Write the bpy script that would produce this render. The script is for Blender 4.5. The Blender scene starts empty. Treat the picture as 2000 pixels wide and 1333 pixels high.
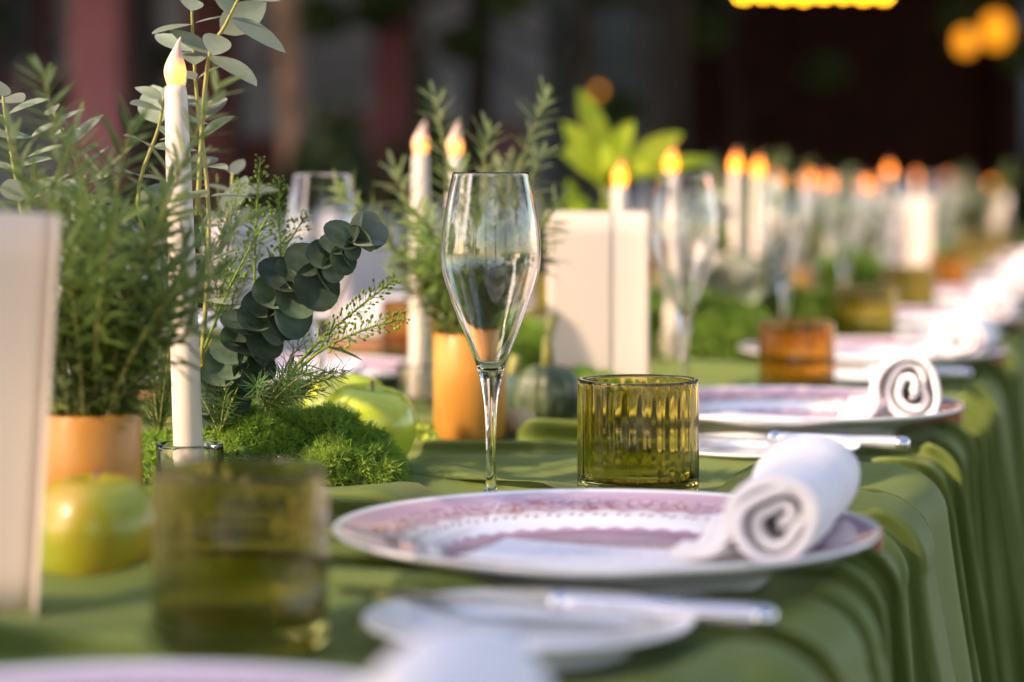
import bpy, math, random
import numpy as np
R = math.radians
rnd = random.Random(7)
nrg = np.random.default_rng(7)
scene = bpy.context.scene
col = scene.collection

# ------------------------------------------------------------------ camera, world, sun, exposure
F = 4700.0                      # focal length in photo pixels (85 mm on full frame)
TZ = 0.75                       # table height
CZ = TZ + 0.23                  # eye height
HOR = 345.0                     # photo row of the horizon
cam_d = bpy.data.cameras.new('camera')
cam = bpy.data.objects.new('camera', cam_d); col.objects.link(cam)
cam.location = (0, 0, CZ); cam.rotation_euler = (R(90), 0, 0)
cam_d.sensor_width = 36; cam_d.lens = 36 * F / 2000
cam_d.shift_y = -(666.5 - HOR) / 2000
cam_d.clip_start = 0.02; cam_d.clip_end = 500
cam_d.dof.use_dof = True; cam_d.dof.focus_distance = 1.68; cam_d.dof.aperture_fstop = 3.4
scene.camera = cam

SUN_EL = R(31); SUN_DIR = (-0.88, -0.475)     # towards the sun, on the ground plan
w = bpy.data.worlds.new('World'); scene.world = w; w.use_nodes = True
wn = w.node_tree.nodes; sky = wn.new('ShaderNodeTexSky'); sky.sky_type = 'NISHITA'; sky.sun_disc = False
sky.sun_elevation = SUN_EL; sky.sun_rotation = math.atan2(SUN_DIR[0], SUN_DIR[1])
bg = wn['Background']; bg.inputs['Strength'].default_value = 0.15
w.node_tree.links.new(sky.outputs[0], bg.inputs[0])
sl = bpy.data.lights.new('sun', 'SUN'); sl.energy = 2.2; sl.angle = R(1.2); sl.color = (1.0, 0.85, 0.66)
sun = bpy.data.objects.new('sun', sl); col.objects.link(sun)
_h = math.hypot(*SUN_DIR)
from mathutils import Vector, Matrix, Euler
_sd = Vector((SUN_DIR[0] / _h * math.cos(SUN_EL), SUN_DIR[1] / _h * math.cos(SUN_EL), math.sin(SUN_EL)))
sun.rotation_euler = _sd.to_track_quat('Z', 'Y').to_euler(); sun.location = _sd * 20
scene.view_settings.view_transform = 'Standard'; scene.view_settings.look = 'None'
scene.view_settings.exposure = 1.9; scene.view_settings.use_white_balance = True; scene.view_settings.white_balance_temperature = 7500; scene.view_settings.white_balance_tint = 24; scene.view_settings.gamma = 1
scene.render.engine = 'CYCLES'
cy = scene.cycles
cy.use_adaptive_sampling = True; cy.adaptive_threshold = 0.02; cy.use_denoising = True; cy.denoiser = 'OPENIMAGEDENOISE'
cy.denoising_input_passes = 'RGB_ALBEDO_NORMAL'
cy.max_bounces = 12; cy.transmission_bounces = 12; cy.transparent_max_bounces = 8; cy.glossy_bounces = 4; cy.diffuse_bounces = 5
cy.sample_clamp_indirect = 12; cy.sample_clamp_direct = 0; cy.caustics_reflective = True; cy.caustics_refractive = True

# ------------------------------------------------------------------ frames
TH = R(14.3); CT, ST = math.cos(TH), math.sin(TH)
def tp(u, v, z=0.0):             # table frame (u across towards the diner, v along) -> world; z above the cloth
    return Vector((u * CT + v * ST, -u * ST + v * CT, TZ + z))
def uv_of(x, y):
    return (x * CT - y * ST, x * ST + y * CT)
def at(px, py, d):               # point at depth d
    return Vector(((px - 1000) * d / F, d, CZ + (HOR - py) * d / F))

# ------------------------------------------------------------------ tags and meshes
def tag(o, label=None, cat=None, group=None, kind=None):
    if label: o['label'] = label
    if cat: o['category'] = cat
    if group: o['group'] = group
    if kind: o['kind'] = kind
    return o
def empty(name, loc, rz=0.0, parent=None):
    o = bpy.data.objects.new(name, None); col.objects.link(o); o.location = loc; o.rotation_euler = (0, 0, rz)
    o.empty_display_size = 0.02
    if parent: o.parent = parent
    return o
def mesh(name, V, Fc, smooth=True):
    me = bpy.data.meshes.new(name)
    me.from_pydata([tuple(v) for v in V], [], Fc)
    if smooth: me.polygons.foreach_set('use_smooth', [True] * len(me.polygons))
    me.update(); return me
def quads_mesh(name, V, Q, smooth=True):     # numpy arrays, quads only
    me = bpy.data.meshes.new(name); V = np.asarray(V, np.float32); Q = np.asarray(Q, np.int32)
    me.vertices.add(len(V)); me.vertices.foreach_set('co', V.ravel())
    me.loops.add(Q.size); me.loops.foreach_set('vertex_index', Q.ravel())
    me.polygons.add(len(Q)); me.polygons.foreach_set('loop_start', np.arange(0, Q.size, 4, dtype=np.int32))
    me.polygons.foreach_set('loop_total', np.full(len(Q), 4, np.int32))
    me.polygons.foreach_set('use_smooth', np.full(len(Q), smooth))
    me.update(calc_edges=True); return me
def put(name, me, m, parent=None, loc=None, rot=None, scale=None):
    o = bpy.data.objects.new(name, me); col.objects.link(o)
    if m and not me.materials: me.materials.append(m)
    if parent: o.parent = parent
    if loc is not None: o.location = loc
    if rot is not None: o.rotation_euler = rot
    if scale is not None: o.scale = scale if hasattr(scale, '__len__') else (scale,) * 3
    return o
kids = {}
def copy_tree(o, parent=None):
    c = o.copy(); col.objects.link(c); c.parent = parent
    for ch in o.children: copy_tree(ch, c)
    return c

class MB:
    def __init__(s): s.v = []; s.f = []
    def add(s, V, Fc):
        n = len(s.v); s.v += [tuple(p) for p in V]; s.f += [tuple(i + n for i in f) for f in Fc]; return s
    def box(s, x0, x1, y0, y1, z0, z1):
        return s.add([(x0,y0,z0),(x1,y0,z0),(x1,y1,z0),(x0,y1,z0),(x0,y0,z1),(x1,y0,z1),(x1,y1,z1),(x0,y1,z1)],
                     [(0,3,2,1),(4,5,6,7),(0,1,5,4),(1,2,6,5),(2,3,7,6),(3,0,4,7)])
    def bbox(s, x0, x1, y0, y1, z0, z1, b=0.003):      # box with chamfered edges
        import itertools
        xs, ys, zs = (x0, x1), (y0, y1), (z0, z1); V = []; idx = {}
        for i, j, k in itertools.product((0, 1), repeat=3):
            sx, sy, sz = (1 - 2*i) * b, (1 - 2*j) * b, (1 - 2*k) * b
            for ax, off in ((0, (0, sy, sz)), (1, (sx, 0, sz)), (2, (sx, sy, 0))):
                idx[(i, j, k, ax)] = len(V); V.append((xs[i] + off[0], ys[j] + off[1], zs[k] + off[2]))
        Fc = []
        for ax in range(3):
            o1, o2 = [a for a in range(3) if a != ax]
            for side in (0, 1):
                q = []
                for a, b2 in ((0,0),(1,0),(1,1),(0,1)):
                    c = [0, 0, 0]; c[ax] = side; c[o1] = a; c[o2] = b2; q.append(idx[(*c, ax)])
                if (side == 0) != (ax == 1): q.reverse()
                Fc.append(tuple(q))
        for ax in range(3):
            o1, o2 = [a for a in range(3) if a != ax]
            for a in (0, 1):
                for b2 in (0, 1):
                    c0 = [0,0,0]; c0[o1] = a; c0[o2] = b2; c1 = list(c0); c1[ax] = 1
                    Fc.append((idx[(*c0, o1)], idx[(*c1, o1)], idx[(*c1, o2)], idx[(*c0, o2)]))
        for i, j, k in itertools.product((0, 1), repeat=3):
            Fc.append((idx[(i,j,k,0)], idx[(i,j,k,1)], idx[(i,j,k,2)]))
        return s.add(V, Fc)
    def tube(s, pts, radii, n=6, caps=True):
        pts = [Vector(p) for p in pts]; up = Vector((0.13, 0.21, 0.97)); V = []; m = len(pts)
        a = None
        for i, p in enumerate(pts):
            t = (pts[min(i+1, m-1)] - pts[max(i-1, 0)]).normalized()
            if a is None: a = t.cross(up if abs(t.dot(up)) < 0.95 else Vector((1, 0, 0))).normalized()
            else: a = (a - t * a.dot(t)).normalized()
            b = t.cross(a); r = radii[i] if hasattr(radii, '__len__') else radii
            V += [p + (a * math.cos(2*math.pi*k/n) + b * math.sin(2*math.pi*k/n)) * r for k in range(n)]
        Fc = [(i*n+k, i*n+(k+1) % n, (i+1)*n+(k+1) % n, (i+1)*n+k) for i in range(m-1) for k in range(n)]
        if caps: Fc += [tuple(reversed(range(n))), tuple(range((m-1)*n, m*n))]
        return s.add(V, Fc)
    def lathe(s, prof, n=32, rfun=None, cx=0, cy=0):
        V = []; idx = []
        for r, z in prof:
            if r < 1e-6: idx.append([len(V)]); V.append((cx, cy, z))
            else:
                idx.append(list(range(len(V), len(V)+n)))
                for k in range(n):
                    a = 2*math.pi*k/n; rr = r if rfun is None else rfun(r, z, a)
                    V.append((cx + rr*math.cos(a), cy + rr*math.sin(a), z))
        Fc = []
        for i in range(len(prof)-1):
            A, B = idx[i], idx[i+1]
            for k in range(n):
                k2 = (k+1) % n
                if len(A) == 1 and len(B) == 1: continue
                if len(A) == 1: Fc.append((A[0], B[k2], B[k]))
                elif len(B) == 1: Fc.append((A[k], A[k2], B[0]))
                else: Fc.append((A[k], A[k2], B[k2], B[k]))
        return s.add(V, Fc)
    def mesh(s, name='m', smooth=True): return mesh(name, s.v, s.f, smooth)
    def build(s, name, m, parent=None, smooth=True, **k): return put(name, s.mesh(name, smooth), m, parent, **k)

def smooth_prof(pts, sub=4):       # Catmull-Rom through (r, z)
    out = []
    P = [pts[0]] + list(pts) + [pts[-1]]
    for i in range(1, len(P)-2):
        p0, p1, p2, p3 = P[i-1], P[i], P[i+1], P[i+2]
        for k in range(sub):
            t = k/sub
            out.append(tuple(0.5*((2*p1[j]) + (-p0[j]+p2[j])*t + (2*p0[j]-5*p1[j]+4*p2[j]-p3[j])*t*t + (-p0[j]+3*p1[j]-3*p2[j]+p3[j])*t**3) for j in (0, 1)))
    out.append(tuple(pts[-1])); return [(max(r, 0), z) for r, z in out]
def bez(p0, p1, p2, n):
    p0, p1, p2 = Vector(p0), Vector(p1), Vector(p2)
    return [p0*(1-t)**2 + p1*2*t*(1-t) + p2*t*t for t in [i/(n-1) for i in range(n)]]

# ------------------------------------------------------------------ materials
def new_mat(name):
    m = bpy.data.materials.new(name); m.use_nodes = True
    return m, m.node_tree.nodes, m.node_tree.links, m.node_tree.nodes['Principled BSDF']
def pbr(name, c, rough=0.5, metal=0.0, var=0.0, vscale=8.0, c2=None, bump=0.0, bscale=60.0, coat=0.0, sheen=0.0, trans=0.0, ior=1.45, spec=None, coord='Object', sss=0.0, sss_r=(0.01,0.006,0.004), detail=5.0):
    m, N, L, P = new_mat(name)
    P.inputs['Base Color'].default_value = (*c, 1); P.inputs['Roughness'].default_value = rough; P.inputs['Metallic'].default_value = metal
    P.inputs['Coat Weight'].default_value = coat; P.inputs['Sheen Weight'].default_value = sheen; P.inputs['Transmission Weight'].default_value = trans
    P.inputs['IOR'].default_value = ior
    if spec is not None: P.inputs['Specular IOR Level'].default_value = spec
    if sss: P.inputs['Subsurface Weight'].default_value = sss; P.inputs['Subsurface Radius'].default_value = sss_r; P.inputs['Subsurface Scale'].default_value = 1.0
    tc = N.new('ShaderNodeTexCoord')
    if var or c2:
        n = N.new('ShaderNodeTexNoise'); n.inputs['Scale'].default_value = vscale; n.inputs['Detail'].default_value = detail
        L.new(tc.outputs[coord], n.inputs['Vector'])
        r = N.new('ShaderNodeValToRGB'); r.color_ramp.elements[0].position = 0.36; r.color_ramp.elements[1].position = 0.64
        a = c if c2 else tuple(x*(1-var) for x in c); b = c2 if c2 else tuple(min(1, x*(1+var)) for x in c)
        r.color_ramp.elements[0].color = (*a, 1); r.color_ramp.elements[1].color = (*b, 1)
        L.new(n.outputs['Fac'], r.inputs['Fac']); L.new(r.outputs['Color'], P.inputs['Base Color'])
    if bump:
        n2 = N.new('ShaderNodeTexNoise'); n2.inputs['Scale'].default_value = bscale; n2.inputs['Detail'].default_value = 4
        L.new(tc.outputs[coord], n2.inputs['Vector'])
        b = N.new('ShaderNodeBump'); b.inputs['Strength'].default_value = bump; b.inputs['Distance'].default_value = 0.001
        L.new(n2.outputs['Fac'], b.inputs['Height']); L.new(b.outputs['Normal'], P.inputs['Normal'])
    return m
def leaf_mat(name, c, c2, rough=0.5, transl=0.3, vscale=40.0, back=None, spec=0.2, spread=0.2):
    m, N, L, P = new_mat(name)
    tc = N.new('ShaderNodeTexCoord'); n = N.new('ShaderNodeTexNoise'); n.inputs['Scale'].default_value = vscale; n.inputs['Detail'].default_value = 3
    L.new(tc.outputs['Object'], n.inputs['Vector'])
    r = N.new('ShaderNodeValToRGB'); r.color_ramp.elements[0].position = 0.35; r.color_ramp.elements[1].position = 0.65
    r.color_ramp.elements[0].color = (*c, 1); r.color_ramp.elements[1].color = (*c2, 1); L.new(n.outputs['Fac'], r.inputs['Fac'])
    oi = N.new('ShaderNodeObjectInfo'); hs = N.new('ShaderNodeHueSaturation')
    mr = N.new('ShaderNodeMapRange'); mr.inputs['To Min'].default_value = 1 - spread; mr.inputs['To Max'].default_value = 1 + spread
    L.new(oi.outputs['Random'], mr.inputs['Value']); L.new(mr.outputs[0], hs.inputs['Value']); L.new(r.outputs['Color'], hs.inputs['Color'])
    colr = hs.outputs['Color']
    if back:
        g = N.new('ShaderNodeNewGeometry'); mx = N.new('ShaderNodeMix'); mx.data_type = 'RGBA'
        L.new(g.outputs['Backfacing'], mx.inputs[0]); L.new(colr, mx.inputs[6]); mx.inputs[7].default_value = (*back, 1); colr = mx.outputs[2]
    L.new(colr, P.inputs['Base Color']); P.inputs['Roughness'].default_value = rough; P.inputs['Specular IOR Level'].default_value = spec
    t = N.new('ShaderNodeBsdfTranslucent'); L.new(colr, t.inputs['Color'])
    ms = N.new('ShaderNodeMixShader'); ms.inputs[0].default_value = transl
    L.new(P.outputs[0], ms.inputs[1]); L.new(t.outputs[0], ms.inputs[2]); L.new(ms.outputs[0], N['Material Output'].inputs['Surface'])
    return m
def emit(name, c, s):
    m, N, L, P = new_mat(name); P.inputs['Base Color'].default_value = (*c, 1)
    P.inputs['Emission Color'].default_value = (*c, 1); P.inputs['Emission Strength'].default_value = s; return m
def mth(N, L, op, a, b=None, c=None):
    n = N.new('ShaderNodeMath'); n.operation = op
    for i, x in enumerate((a, b, c)):
        if x is None: continue
        if isinstance(x, (int, float)): n.inputs[i].default_value = x
        else: L.new(x, n.inputs[i])
    return n.outputs[0]

M = {}
def cloth_mat():
    m, N, L, P = new_mat('sage_cloth')
    tc = N.new('ShaderNodeTexCoord')
    n = N.new('ShaderNodeTexNoise'); n.inputs['Scale'].default_value = 3.0; n.inputs['Detail'].default_value = 4
    L.new(tc.outputs['Object'], n.inputs['Vector'])
    r = N.new('ShaderNodeValToRGB'); r.color_ramp.elements[0].color = (0.098, 0.138, 0.030, 1); r.color_ramp.elements[1].color = (0.112, 0.152, 0.036, 1)
    L.new(n.outputs['Fac'], r.inputs['Fac']); L.new(r.outputs['Color'], P.inputs['Base Color'])
    P.inputs['Roughness'].default_value = 0.55; P.inputs['Sheen Weight'].default_value = 0.06; P.inputs['Sheen Roughness'].default_value = 0.4
    P.inputs['Sheen Tint'].default_value = (0.8, 0.9, 0.6, 1); P.inputs['Specular IOR Level'].default_value = 0.18
    # twill weave as fine relief
    sx = N.new('ShaderNodeSeparateXYZ'); L.new(tc.outputs['Object'], sx.inputs[0])
    a = mth(N, L, 'ADD', mth(N, L, 'MULTIPLY', sx.outputs[0], 5200.0), mth(N, L, 'MULTIPLY', sx.outputs[1], 5200.0))
    a = mth(N, L, 'SINE', mth(N, L, 'ADD', a, mth(N, L, 'MULTIPLY', sx.outputs[2], 5200.0)))
    b = N.new('ShaderNodeBump'); b.inputs['Strength'].default_value = 0.12; b.inputs['Distance'].default_value = 0.0004
    L.new(a, b.inputs['Height']); L.new(b.outputs['Normal'], P.inputs['Normal'])
    return m
M['cloth'] = cloth_mat()

def plate_mat():
    m, N, L, P = new_mat('pink_transfer_porcelain')
    tc = N.new('ShaderNodeTexCoord'); s = N.new('ShaderNodeSeparateXYZ'); L.new(tc.outputs['Object'], s.inputs[0])
    x, y, z = s.outputs
    r = mth(N, L, 'SQRT', mth(N, L, 'ADD', mth(N, L, 'MULTIPLY', x, x), mth(N, L, 'MULTIPLY', y, y)))
    an = mth(N, L, 'ARCTAN2', y, x)
    def band(lo, hi): return mth(N, L, 'MULTIPLY', mth(N, L, 'GREATER_THAN', r, lo), mth(N, L, 'LESS_THAN', r, hi))
    def cyc(k): return mth(N, L, 'ABSOLUTE', mth(N, L, 'SINE', mth(N, L, 'MULTIPLY', an, k)))
    top = mth(N, L, 'GREATER_THAN', N.new('ShaderNodeNewGeometry').outputs['Normal'], 0)  # placeholder, replaced below
    g = N.new('ShaderNodeNewGeometry'); gs = N.new('ShaderNodeSeparateXYZ'); L.new(g.outputs['Normal'], gs.inputs[0])
    top = mth(N, L, 'GREATER_THAN', gs.outputs[2], 0.2)
    scal = mth(N, L, 'ADD', 0.113, mth(N, L, 'MULTIPLY', cyc(16), 0.006))
    rim = mth(N, L, 'MULTIPLY', mth(N, L, 'GREATER_THAN', r, scal), mth(N, L, 'LESS_THAN', r, 0.1505))
    # engraved pattern in the rim: chevrons and scrolls
    chev = mth(N, L, 'SINE', mth(N, L, 'ADD', mth(N, L, 'MULTIPLY', cyc(90), 3.0), mth(N, L, 'MULTIPLY', r, 3600.0)))
    vor = N.new('ShaderNodeTexVoronoi'); vor.feature = 'DISTANCE_TO_EDGE'; vor.inputs['Scale'].default_value = 130
    L.new(tc.outputs['Object'], vor.inputs['Vector'])
    scroll = mth(N, L, 'LESS_THAN', vor.outputs['Distance'], 0.09)
    mid = band(0.122, 0.138)
    pat = mth(N, L, 'ADD', mth(N, L, 'MULTIPLY', mid, scroll), mth(N, L, 'MULTIPLY', mth(N, L, 'SUBTRACT', 1.0, mid), mth(N, L, 'GREATER_THAN', chev, 0.2)))
    # little leaf sprays on the white band
    cell = mth(N, L, 'ABSOLUTE', mth(N, L, 'SINE', mth(N, L, 'MULTIPLY', an, 24)))
    leafm = mth(N, L, 'MULTIPLY', band(0.1075, 0.112), mth(N, L, 'GREATER_THAN', mth(N, L, 'SINE', mth(N, L, 'ADD', mth(N, L, 'MULTIPLY', an, 96), mth(N, L, 'MULTIPLY', r, 900.0))), 0.55))
    leafm = mth(N, L, 'MULTIPLY', leafm, mth(N, L, 'GREATER_THAN', cell, 0.6))
    ctr = mth(N, L, 'LESS_THAN', r, mth(N, L, 'ADD', 0.093, mth(N, L, 'MULTIPLY', cyc(20), 0.003)))
    chev2 = mth(N, L, 'GREATER_THAN', mth(N, L, 'SINE', mth(N, L, 'ADD', mth(N, L, 'MULTIPLY', cyc(45), 3.0), mth(N, L, 'MULTIPLY', r, 2100.0))), -0.1)
    def mixc(f, a, b):
        n = N.new('ShaderNodeMix'); n.data_type = 'RGBA'; L.new(f, n.inputs[0])
        for k, c in ((6, a), (7, b)):
            if isinstance(c, tuple): n.inputs[k].default_value = (*c, 1)
            else: L.new(c, n.inputs[k])
        return n.outputs[2]
    white = (0.80, 0.79, 0.78)
    pinkp = mixc(pat, (0.70, 0.52, 0.58), (0.48, 0.27, 0.36))
    cpat = mixc(chev2, (0.62, 0.43, 0.50), (0.44, 0.22, 0.33))
    c = mixc(mth(N, L, 'MULTIPLY', rim, top), white, pinkp)
    c = mixc(mth(N, L, 'MULTIPLY', leafm, top), c, (0.25, 0.06, 0.12))
    c = mixc(mth(N, L, 'MULTIPLY', ctr, top), c, cpat)
    # rust-brown strokes painting warm light reflections into the glaze colour
    n2 = N.new('ShaderNodeTexNoise'); n2.inputs['Scale'].default_value = 55; L.new(tc.outputs['Object'], n2.inputs['Vector'])
    warm_refl = mth(N, L, 'MULTIPLY', mth(N, L, 'MULTIPLY', band(0.118, 0.134), mth(N, L, 'LESS_THAN', vor.outputs['Distance'], 0.06)), mth(N, L, 'GREATER_THAN', n2.outputs['Fac'], 0.55))
    c = mixc(mth(N, L, 'MULTIPLY', warm_refl, top), c, (0.42, 0.10, 0.04))
    L.new(c, P.inputs['Base Color']); P.inputs['Roughness'].default_value = 0.12; P.inputs['Coat Weight'].default_value = 0.5; P.inputs['Coat Roughness'].default_value = 0.04
    b = N.new('ShaderNodeBump'); b.inputs['Strength'].default_value = 0.15; b.inputs['Distance'].default_value = 0.0006
    L.new(mth(N, L, 'MULTIPLY', rim, pat), b.inputs['Height']); L.new(b.outputs['Normal'], P.inputs['Normal'])
    return m
M['plate'] = plate_mat()
M['white_china'] = pbr('white_china', (0.80, 0.79, 0.77), rough=0.1, coat=0.4, var=0.02, vscale=20)
M['linen'] = pbr('white_linen', (0.78, 0.76, 0.77), rough=0.85, sheen=0.3, var=0.03, vscale=30, bump=0.35, bscale=900, spec=0.2)
def linen_mat():
    m = pbr('white_linen_soft', (0.86, 0.83, 0.83), rough=0.9, sheen=0.2, var=0.03, vscale=30, bump=0.5, bscale=1100, spec=0.15)
    N, L = m.node_tree.nodes, m.node_tree.links; t = N.new('ShaderNodeBsdfTranslucent'); t.inputs['Color'].default_value = (0.80, 0.76, 0.76, 1)
    ms = N.new('ShaderNodeMixShader'); ms.inputs[0].default_value = 0.15
    L.new(N['Principled BSDF'].outputs[0], ms.inputs[1]); L.new(t.outputs[0], ms.inputs[2]); L.new(ms.outputs[0], N['Material Output'].inputs['Surface']); return m
M['linen'] = linen_mat()
M['steel'] = pbr('steel', (0.62, 0.62, 0.64), rough=0.16, metal=1.0, var=0.04, vscale=40)
M['silver'] = pbr('pearl_handle', (0.60, 0.61, 0.66), rough=0.22, metal=0.6, var=0.05, vscale=60)
M['wood'] = pbr('red_brown_wood', (0.22, 0.06, 0.03), rough=0.4, c2=(0.33, 0.12, 0.05), vscale=30)
M['tan'] = pbr('tan_inlay', (0.50, 0.32, 0.17), rough=0.45, c2=(0.36, 0.18, 0.08), vscale=90)
def glass(name, c, rough=0.0, ior=1.48):
    m = pbr(name, c, rough=rough, trans=1.0, ior=ior, var=0.015, vscale=12); return m
M['clear'] = glass('clear_glass', (0.985, 0.985, 0.985))
M['olive'] = glass('olive_glass', (0.64, 0.70, 0.31), ior=1.46)
M['olive_brown'] = glass('olive_brown_glass', (0.70, 0.63, 0.21), ior=1.46)
M['amber'] = glass('amber_glass', (0.80, 0.50, 0.14), ior=1.46)
M['wax'] = pbr('ivory_wax', (0.58, 0.52, 0.44), rough=0.45, var=0.03, vscale=60, sss=0.35, sss_r=(0.006, 0.004, 0.003))
M['copper'] = pbr('kraft_copper_wrap', (0.43, 0.18, 0.028), rough=0.38, c2=(0.50, 0.23, 0.045), vscale=26, bump=0.2, bscale=250, spec=0.4)
M['soil'] = pbr('soil', (0.03, 0.02, 0.015), rough=0.95, var=0.4, vscale=150, bump=1.0, bscale=200)
M['rosemary'] = leaf_mat('rosemary', (0.068, 0.132, 0.028), (0.165, 0.245, 0.052), transl=0.45, back=(0.28, 0.34, 0.16))
M['rosemary_stem'] = pbr('rosemary_stem', (0.20, 0.15, 0.05), c2=(0.30, 0.32, 0.08), vscale=40, rough=0.6)
M['euc'] = leaf_mat('eucalyptus_leaf', (0.17, 0.22, 0.15), (0.25, 0.30, 0.22), transl=0.22, rough=0.55, back=(0.40, 0.44, 0.38))
M['euc_dark'] = leaf_mat('round_eucalyptus_leaf', (0.04, 0.080, 0.042), (0.10, 0.15, 0.10), transl=0.2, rough=0.6, vscale=70, back=(0.13, 0.17, 0.13), spread=0.45)
M['stem'] = pbr('green_stem', (0.22, 0.24, 0.06), c2=(0.30, 0.27, 0.08), vscale=50, rough=0.5)
M['pepper'] = leaf_mat('peppergrass', (0.14, 0.25, 0.04), (0.24, 0.35, 0.06), transl=0.3, vscale=60)
M['fern'] = leaf_mat('fern', (0.05, 0.13, 0.03), (0.09, 0.19, 0.05), transl=0.3, vscale=60)
M['moss'] = leaf_mat('reindeer_moss', (0.12, 0.26, 0.03), (0.27, 0.40, 0.06), transl=0.35, rough=0.8, vscale=28)
M['moss_core'] = pbr('moss_core', (0.05, 0.11, 0.015), rough=1.0, var=0.4, vscale=120, bump=1.0, bscale=300)
M['apple'] = pbr('green_apple', (0.36, 0.46, 0.03), rough=0.28, c2=(0.52, 0.55, 0.05), vscale=22, coat=0.3, spec=0.5, sss=0.1)
M['apple_red'] = pbr('russet_apple', (0.24, 0.30, 0.015), rough=0.35, c2=(0.48, 0.27, 0.02), vscale=14, coat=0.2, sss=0.1)
for _a in ('apple', 'apple_red'):            # pale lenticels on the skin
    _m = M[_a]; _N, _L = _m.node_tree.nodes, _m.node_tree.links; _P = _N['Principled BSDF']; _src = _P.inputs['Base Color'].links[0].from_socket
    _v = _N.new('ShaderNodeTexVoronoi'); _v.inputs['Scale'].default_value = 260; _t = _N.new('ShaderNodeTexCoord'); _L.new(_t.outputs['Object'], _v.inputs['Vector'])
    _x = _N.new('ShaderNodeMix'); _x.data_type = 'RGBA'; _L.new(mth(_N, _L, 'LESS_THAN', _v.outputs['Distance'], 0.13), _x.inputs[0]); _L.new(_src, _x.inputs[6]); _x.inputs[7].default_value = (0.55, 0.58, 0.25, 1); _L.new(_x.outputs[2], _P.inputs['Base Color'])
M['bark_stalk'] = pbr('stalk', (0.20, 0.10, 0.06), rough=0.8, var=0.3, vscale=200)
M['squash'] = pbr('dark_squash', (0.025, 0.045, 0.02), rough=0.4, c2=(0.10, 0.13, 0.06), vscale=55, bump=0.5, bscale=120, detail=8)
M['squash_blue'] = pbr('blue_squash', (0.05, 0.10, 0.075), rough=0.4, c2=(0.09, 0.15, 0.10), vscale=30)
M['tan_gourd'] = pbr('tan_gourd', (0.48, 0.34, 0.18), rough=0.5, c2=(0.56, 0.42, 0.24), vscale=30)
M['lime'] = leaf_mat('lime_blossom', (0.35, 0.45, 0.05), (0.5, 0.55, 0.10), transl=0.3, vscale=80)
M['blade'] = leaf_mat('bright_leaf', (0.17, 0.30, 0.02), (0.38, 0.46, 0.04), transl=0.5, rough=0.35, vscale=20)
M['chair_fabric'] = pbr('greige_upholstery', (0.46, 0.42, 0.45), rough=0.9, var=0.06, vscale=20, bump=0.4, bscale=400, sheen=0.2)
M['chair_leg'] = pbr('pale_wood', (0.40, 0.32, 0.24), rough=0.5, var=0.12, vscale=15)
M['paving'] = pbr('stone_paving', (0.20, 0.185, 0.17), rough=0.85, var=0.2, vscale=1.2, bump=0.5, bscale=40)
M['flame'] = None
def flame_mat(name, strength, base, stops):
    m, N, L, P = new_mat(name)
    tc = N.new('ShaderNodeTexCoord'); s = N.new('ShaderNodeSeparateXYZ'); L.new(tc.outputs['Object'], s.inputs[0])
    t = mth(N, L, 'DIVIDE', s.outputs[2], 0.030)
    n = N.new('ShaderNodeTexNoise'); n.inputs['Scale'].default_value = 60; L.new(tc.outputs['Object'], n.inputs['Vector'])
    t = mth(N, L, 'ADD', t, mth(N, L, 'MULTIPLY', mth(N, L, 'SUBTRACT', n.outputs['Fac'], 0.5), 0.12))
    r = N.new('ShaderNodeValToRGB'); cr = r.color_ramp
    cr.elements[0].position = stops[0][0]; cr.elements[0].color = (*stops[0][1], 1)
    cr.elements[1].position = stops[-1][0]; cr.elements[1].color = (*stops[-1][1], 1)
    for p_, c_ in stops[1:-1]: e = cr.elements.new(p_); e.color = (*c_, 1)
    L.new(t, r.inputs['Fac']); L.new(r.outputs['Color'], P.inputs['Emission Color']); P.inputs['Emission Strength'].default_value = strength
    P.inputs['Base Color'].default_value = (*base, 1); P.inputs['Roughness'].default_value = 0.3
    P.inputs['Subsurface Weight'].default_value = 0.3; P.inputs['Subsurface Radius'].default_value = (0.006, 0.004, 0.003)
    return m
M['flame'] = flame_mat('led_flame_shell', 0.75, (0.50, 0.38, 0.32), [(0.0, (1.0, 0.20, 0.001)), (0.26, (1.0, 0.40, 0.02)), (0.44, (0.8, 0.24, 0.008)), (0.66, (0.05, 0.02, 0.01))])
M['flame_bright'] = flame_mat('led_flame_bright_shell', 1.9, (0.25, 0.12, 0.06), [(0.0, (1.0, 0.20, 0.0)), (0.30, (1.0, 0.28, 0.003)), (0.60, (0.8, 0.18, 0.002)), (0.95, (0.08, 0.03, 0.01))])
def card_mat():
    m, N, L, P = new_mat('cream_card'); P.inputs['Roughness'].default_value = 0.8; P.inputs['Specular IOR Level'].default_value = 0.25
    tc = N.new('ShaderNodeTexCoord'); s = N.new('ShaderNodeSeparateXYZ'); L.new(tc.outputs['Object'], s.inputs[0])
    n = N.new('ShaderNodeTexNoise'); n.inputs['Scale'].default_value = 400; L.new(tc.outputs['Object'], n.inputs['Vector'])
    r = N.new('ShaderNodeValToRGB'); r.color_ramp.elements[0].color = (0.50, 0.435, 0.365, 1); r.color_ramp.elements[1].color = (0.56, 0.49, 0.42, 1)
    L.new(n.outputs['Fac'], r.inputs['Fac']); L.new(r.outputs['Color'], P.inputs['Base Color'])
    return m
M['card'] = card_mat()
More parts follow.
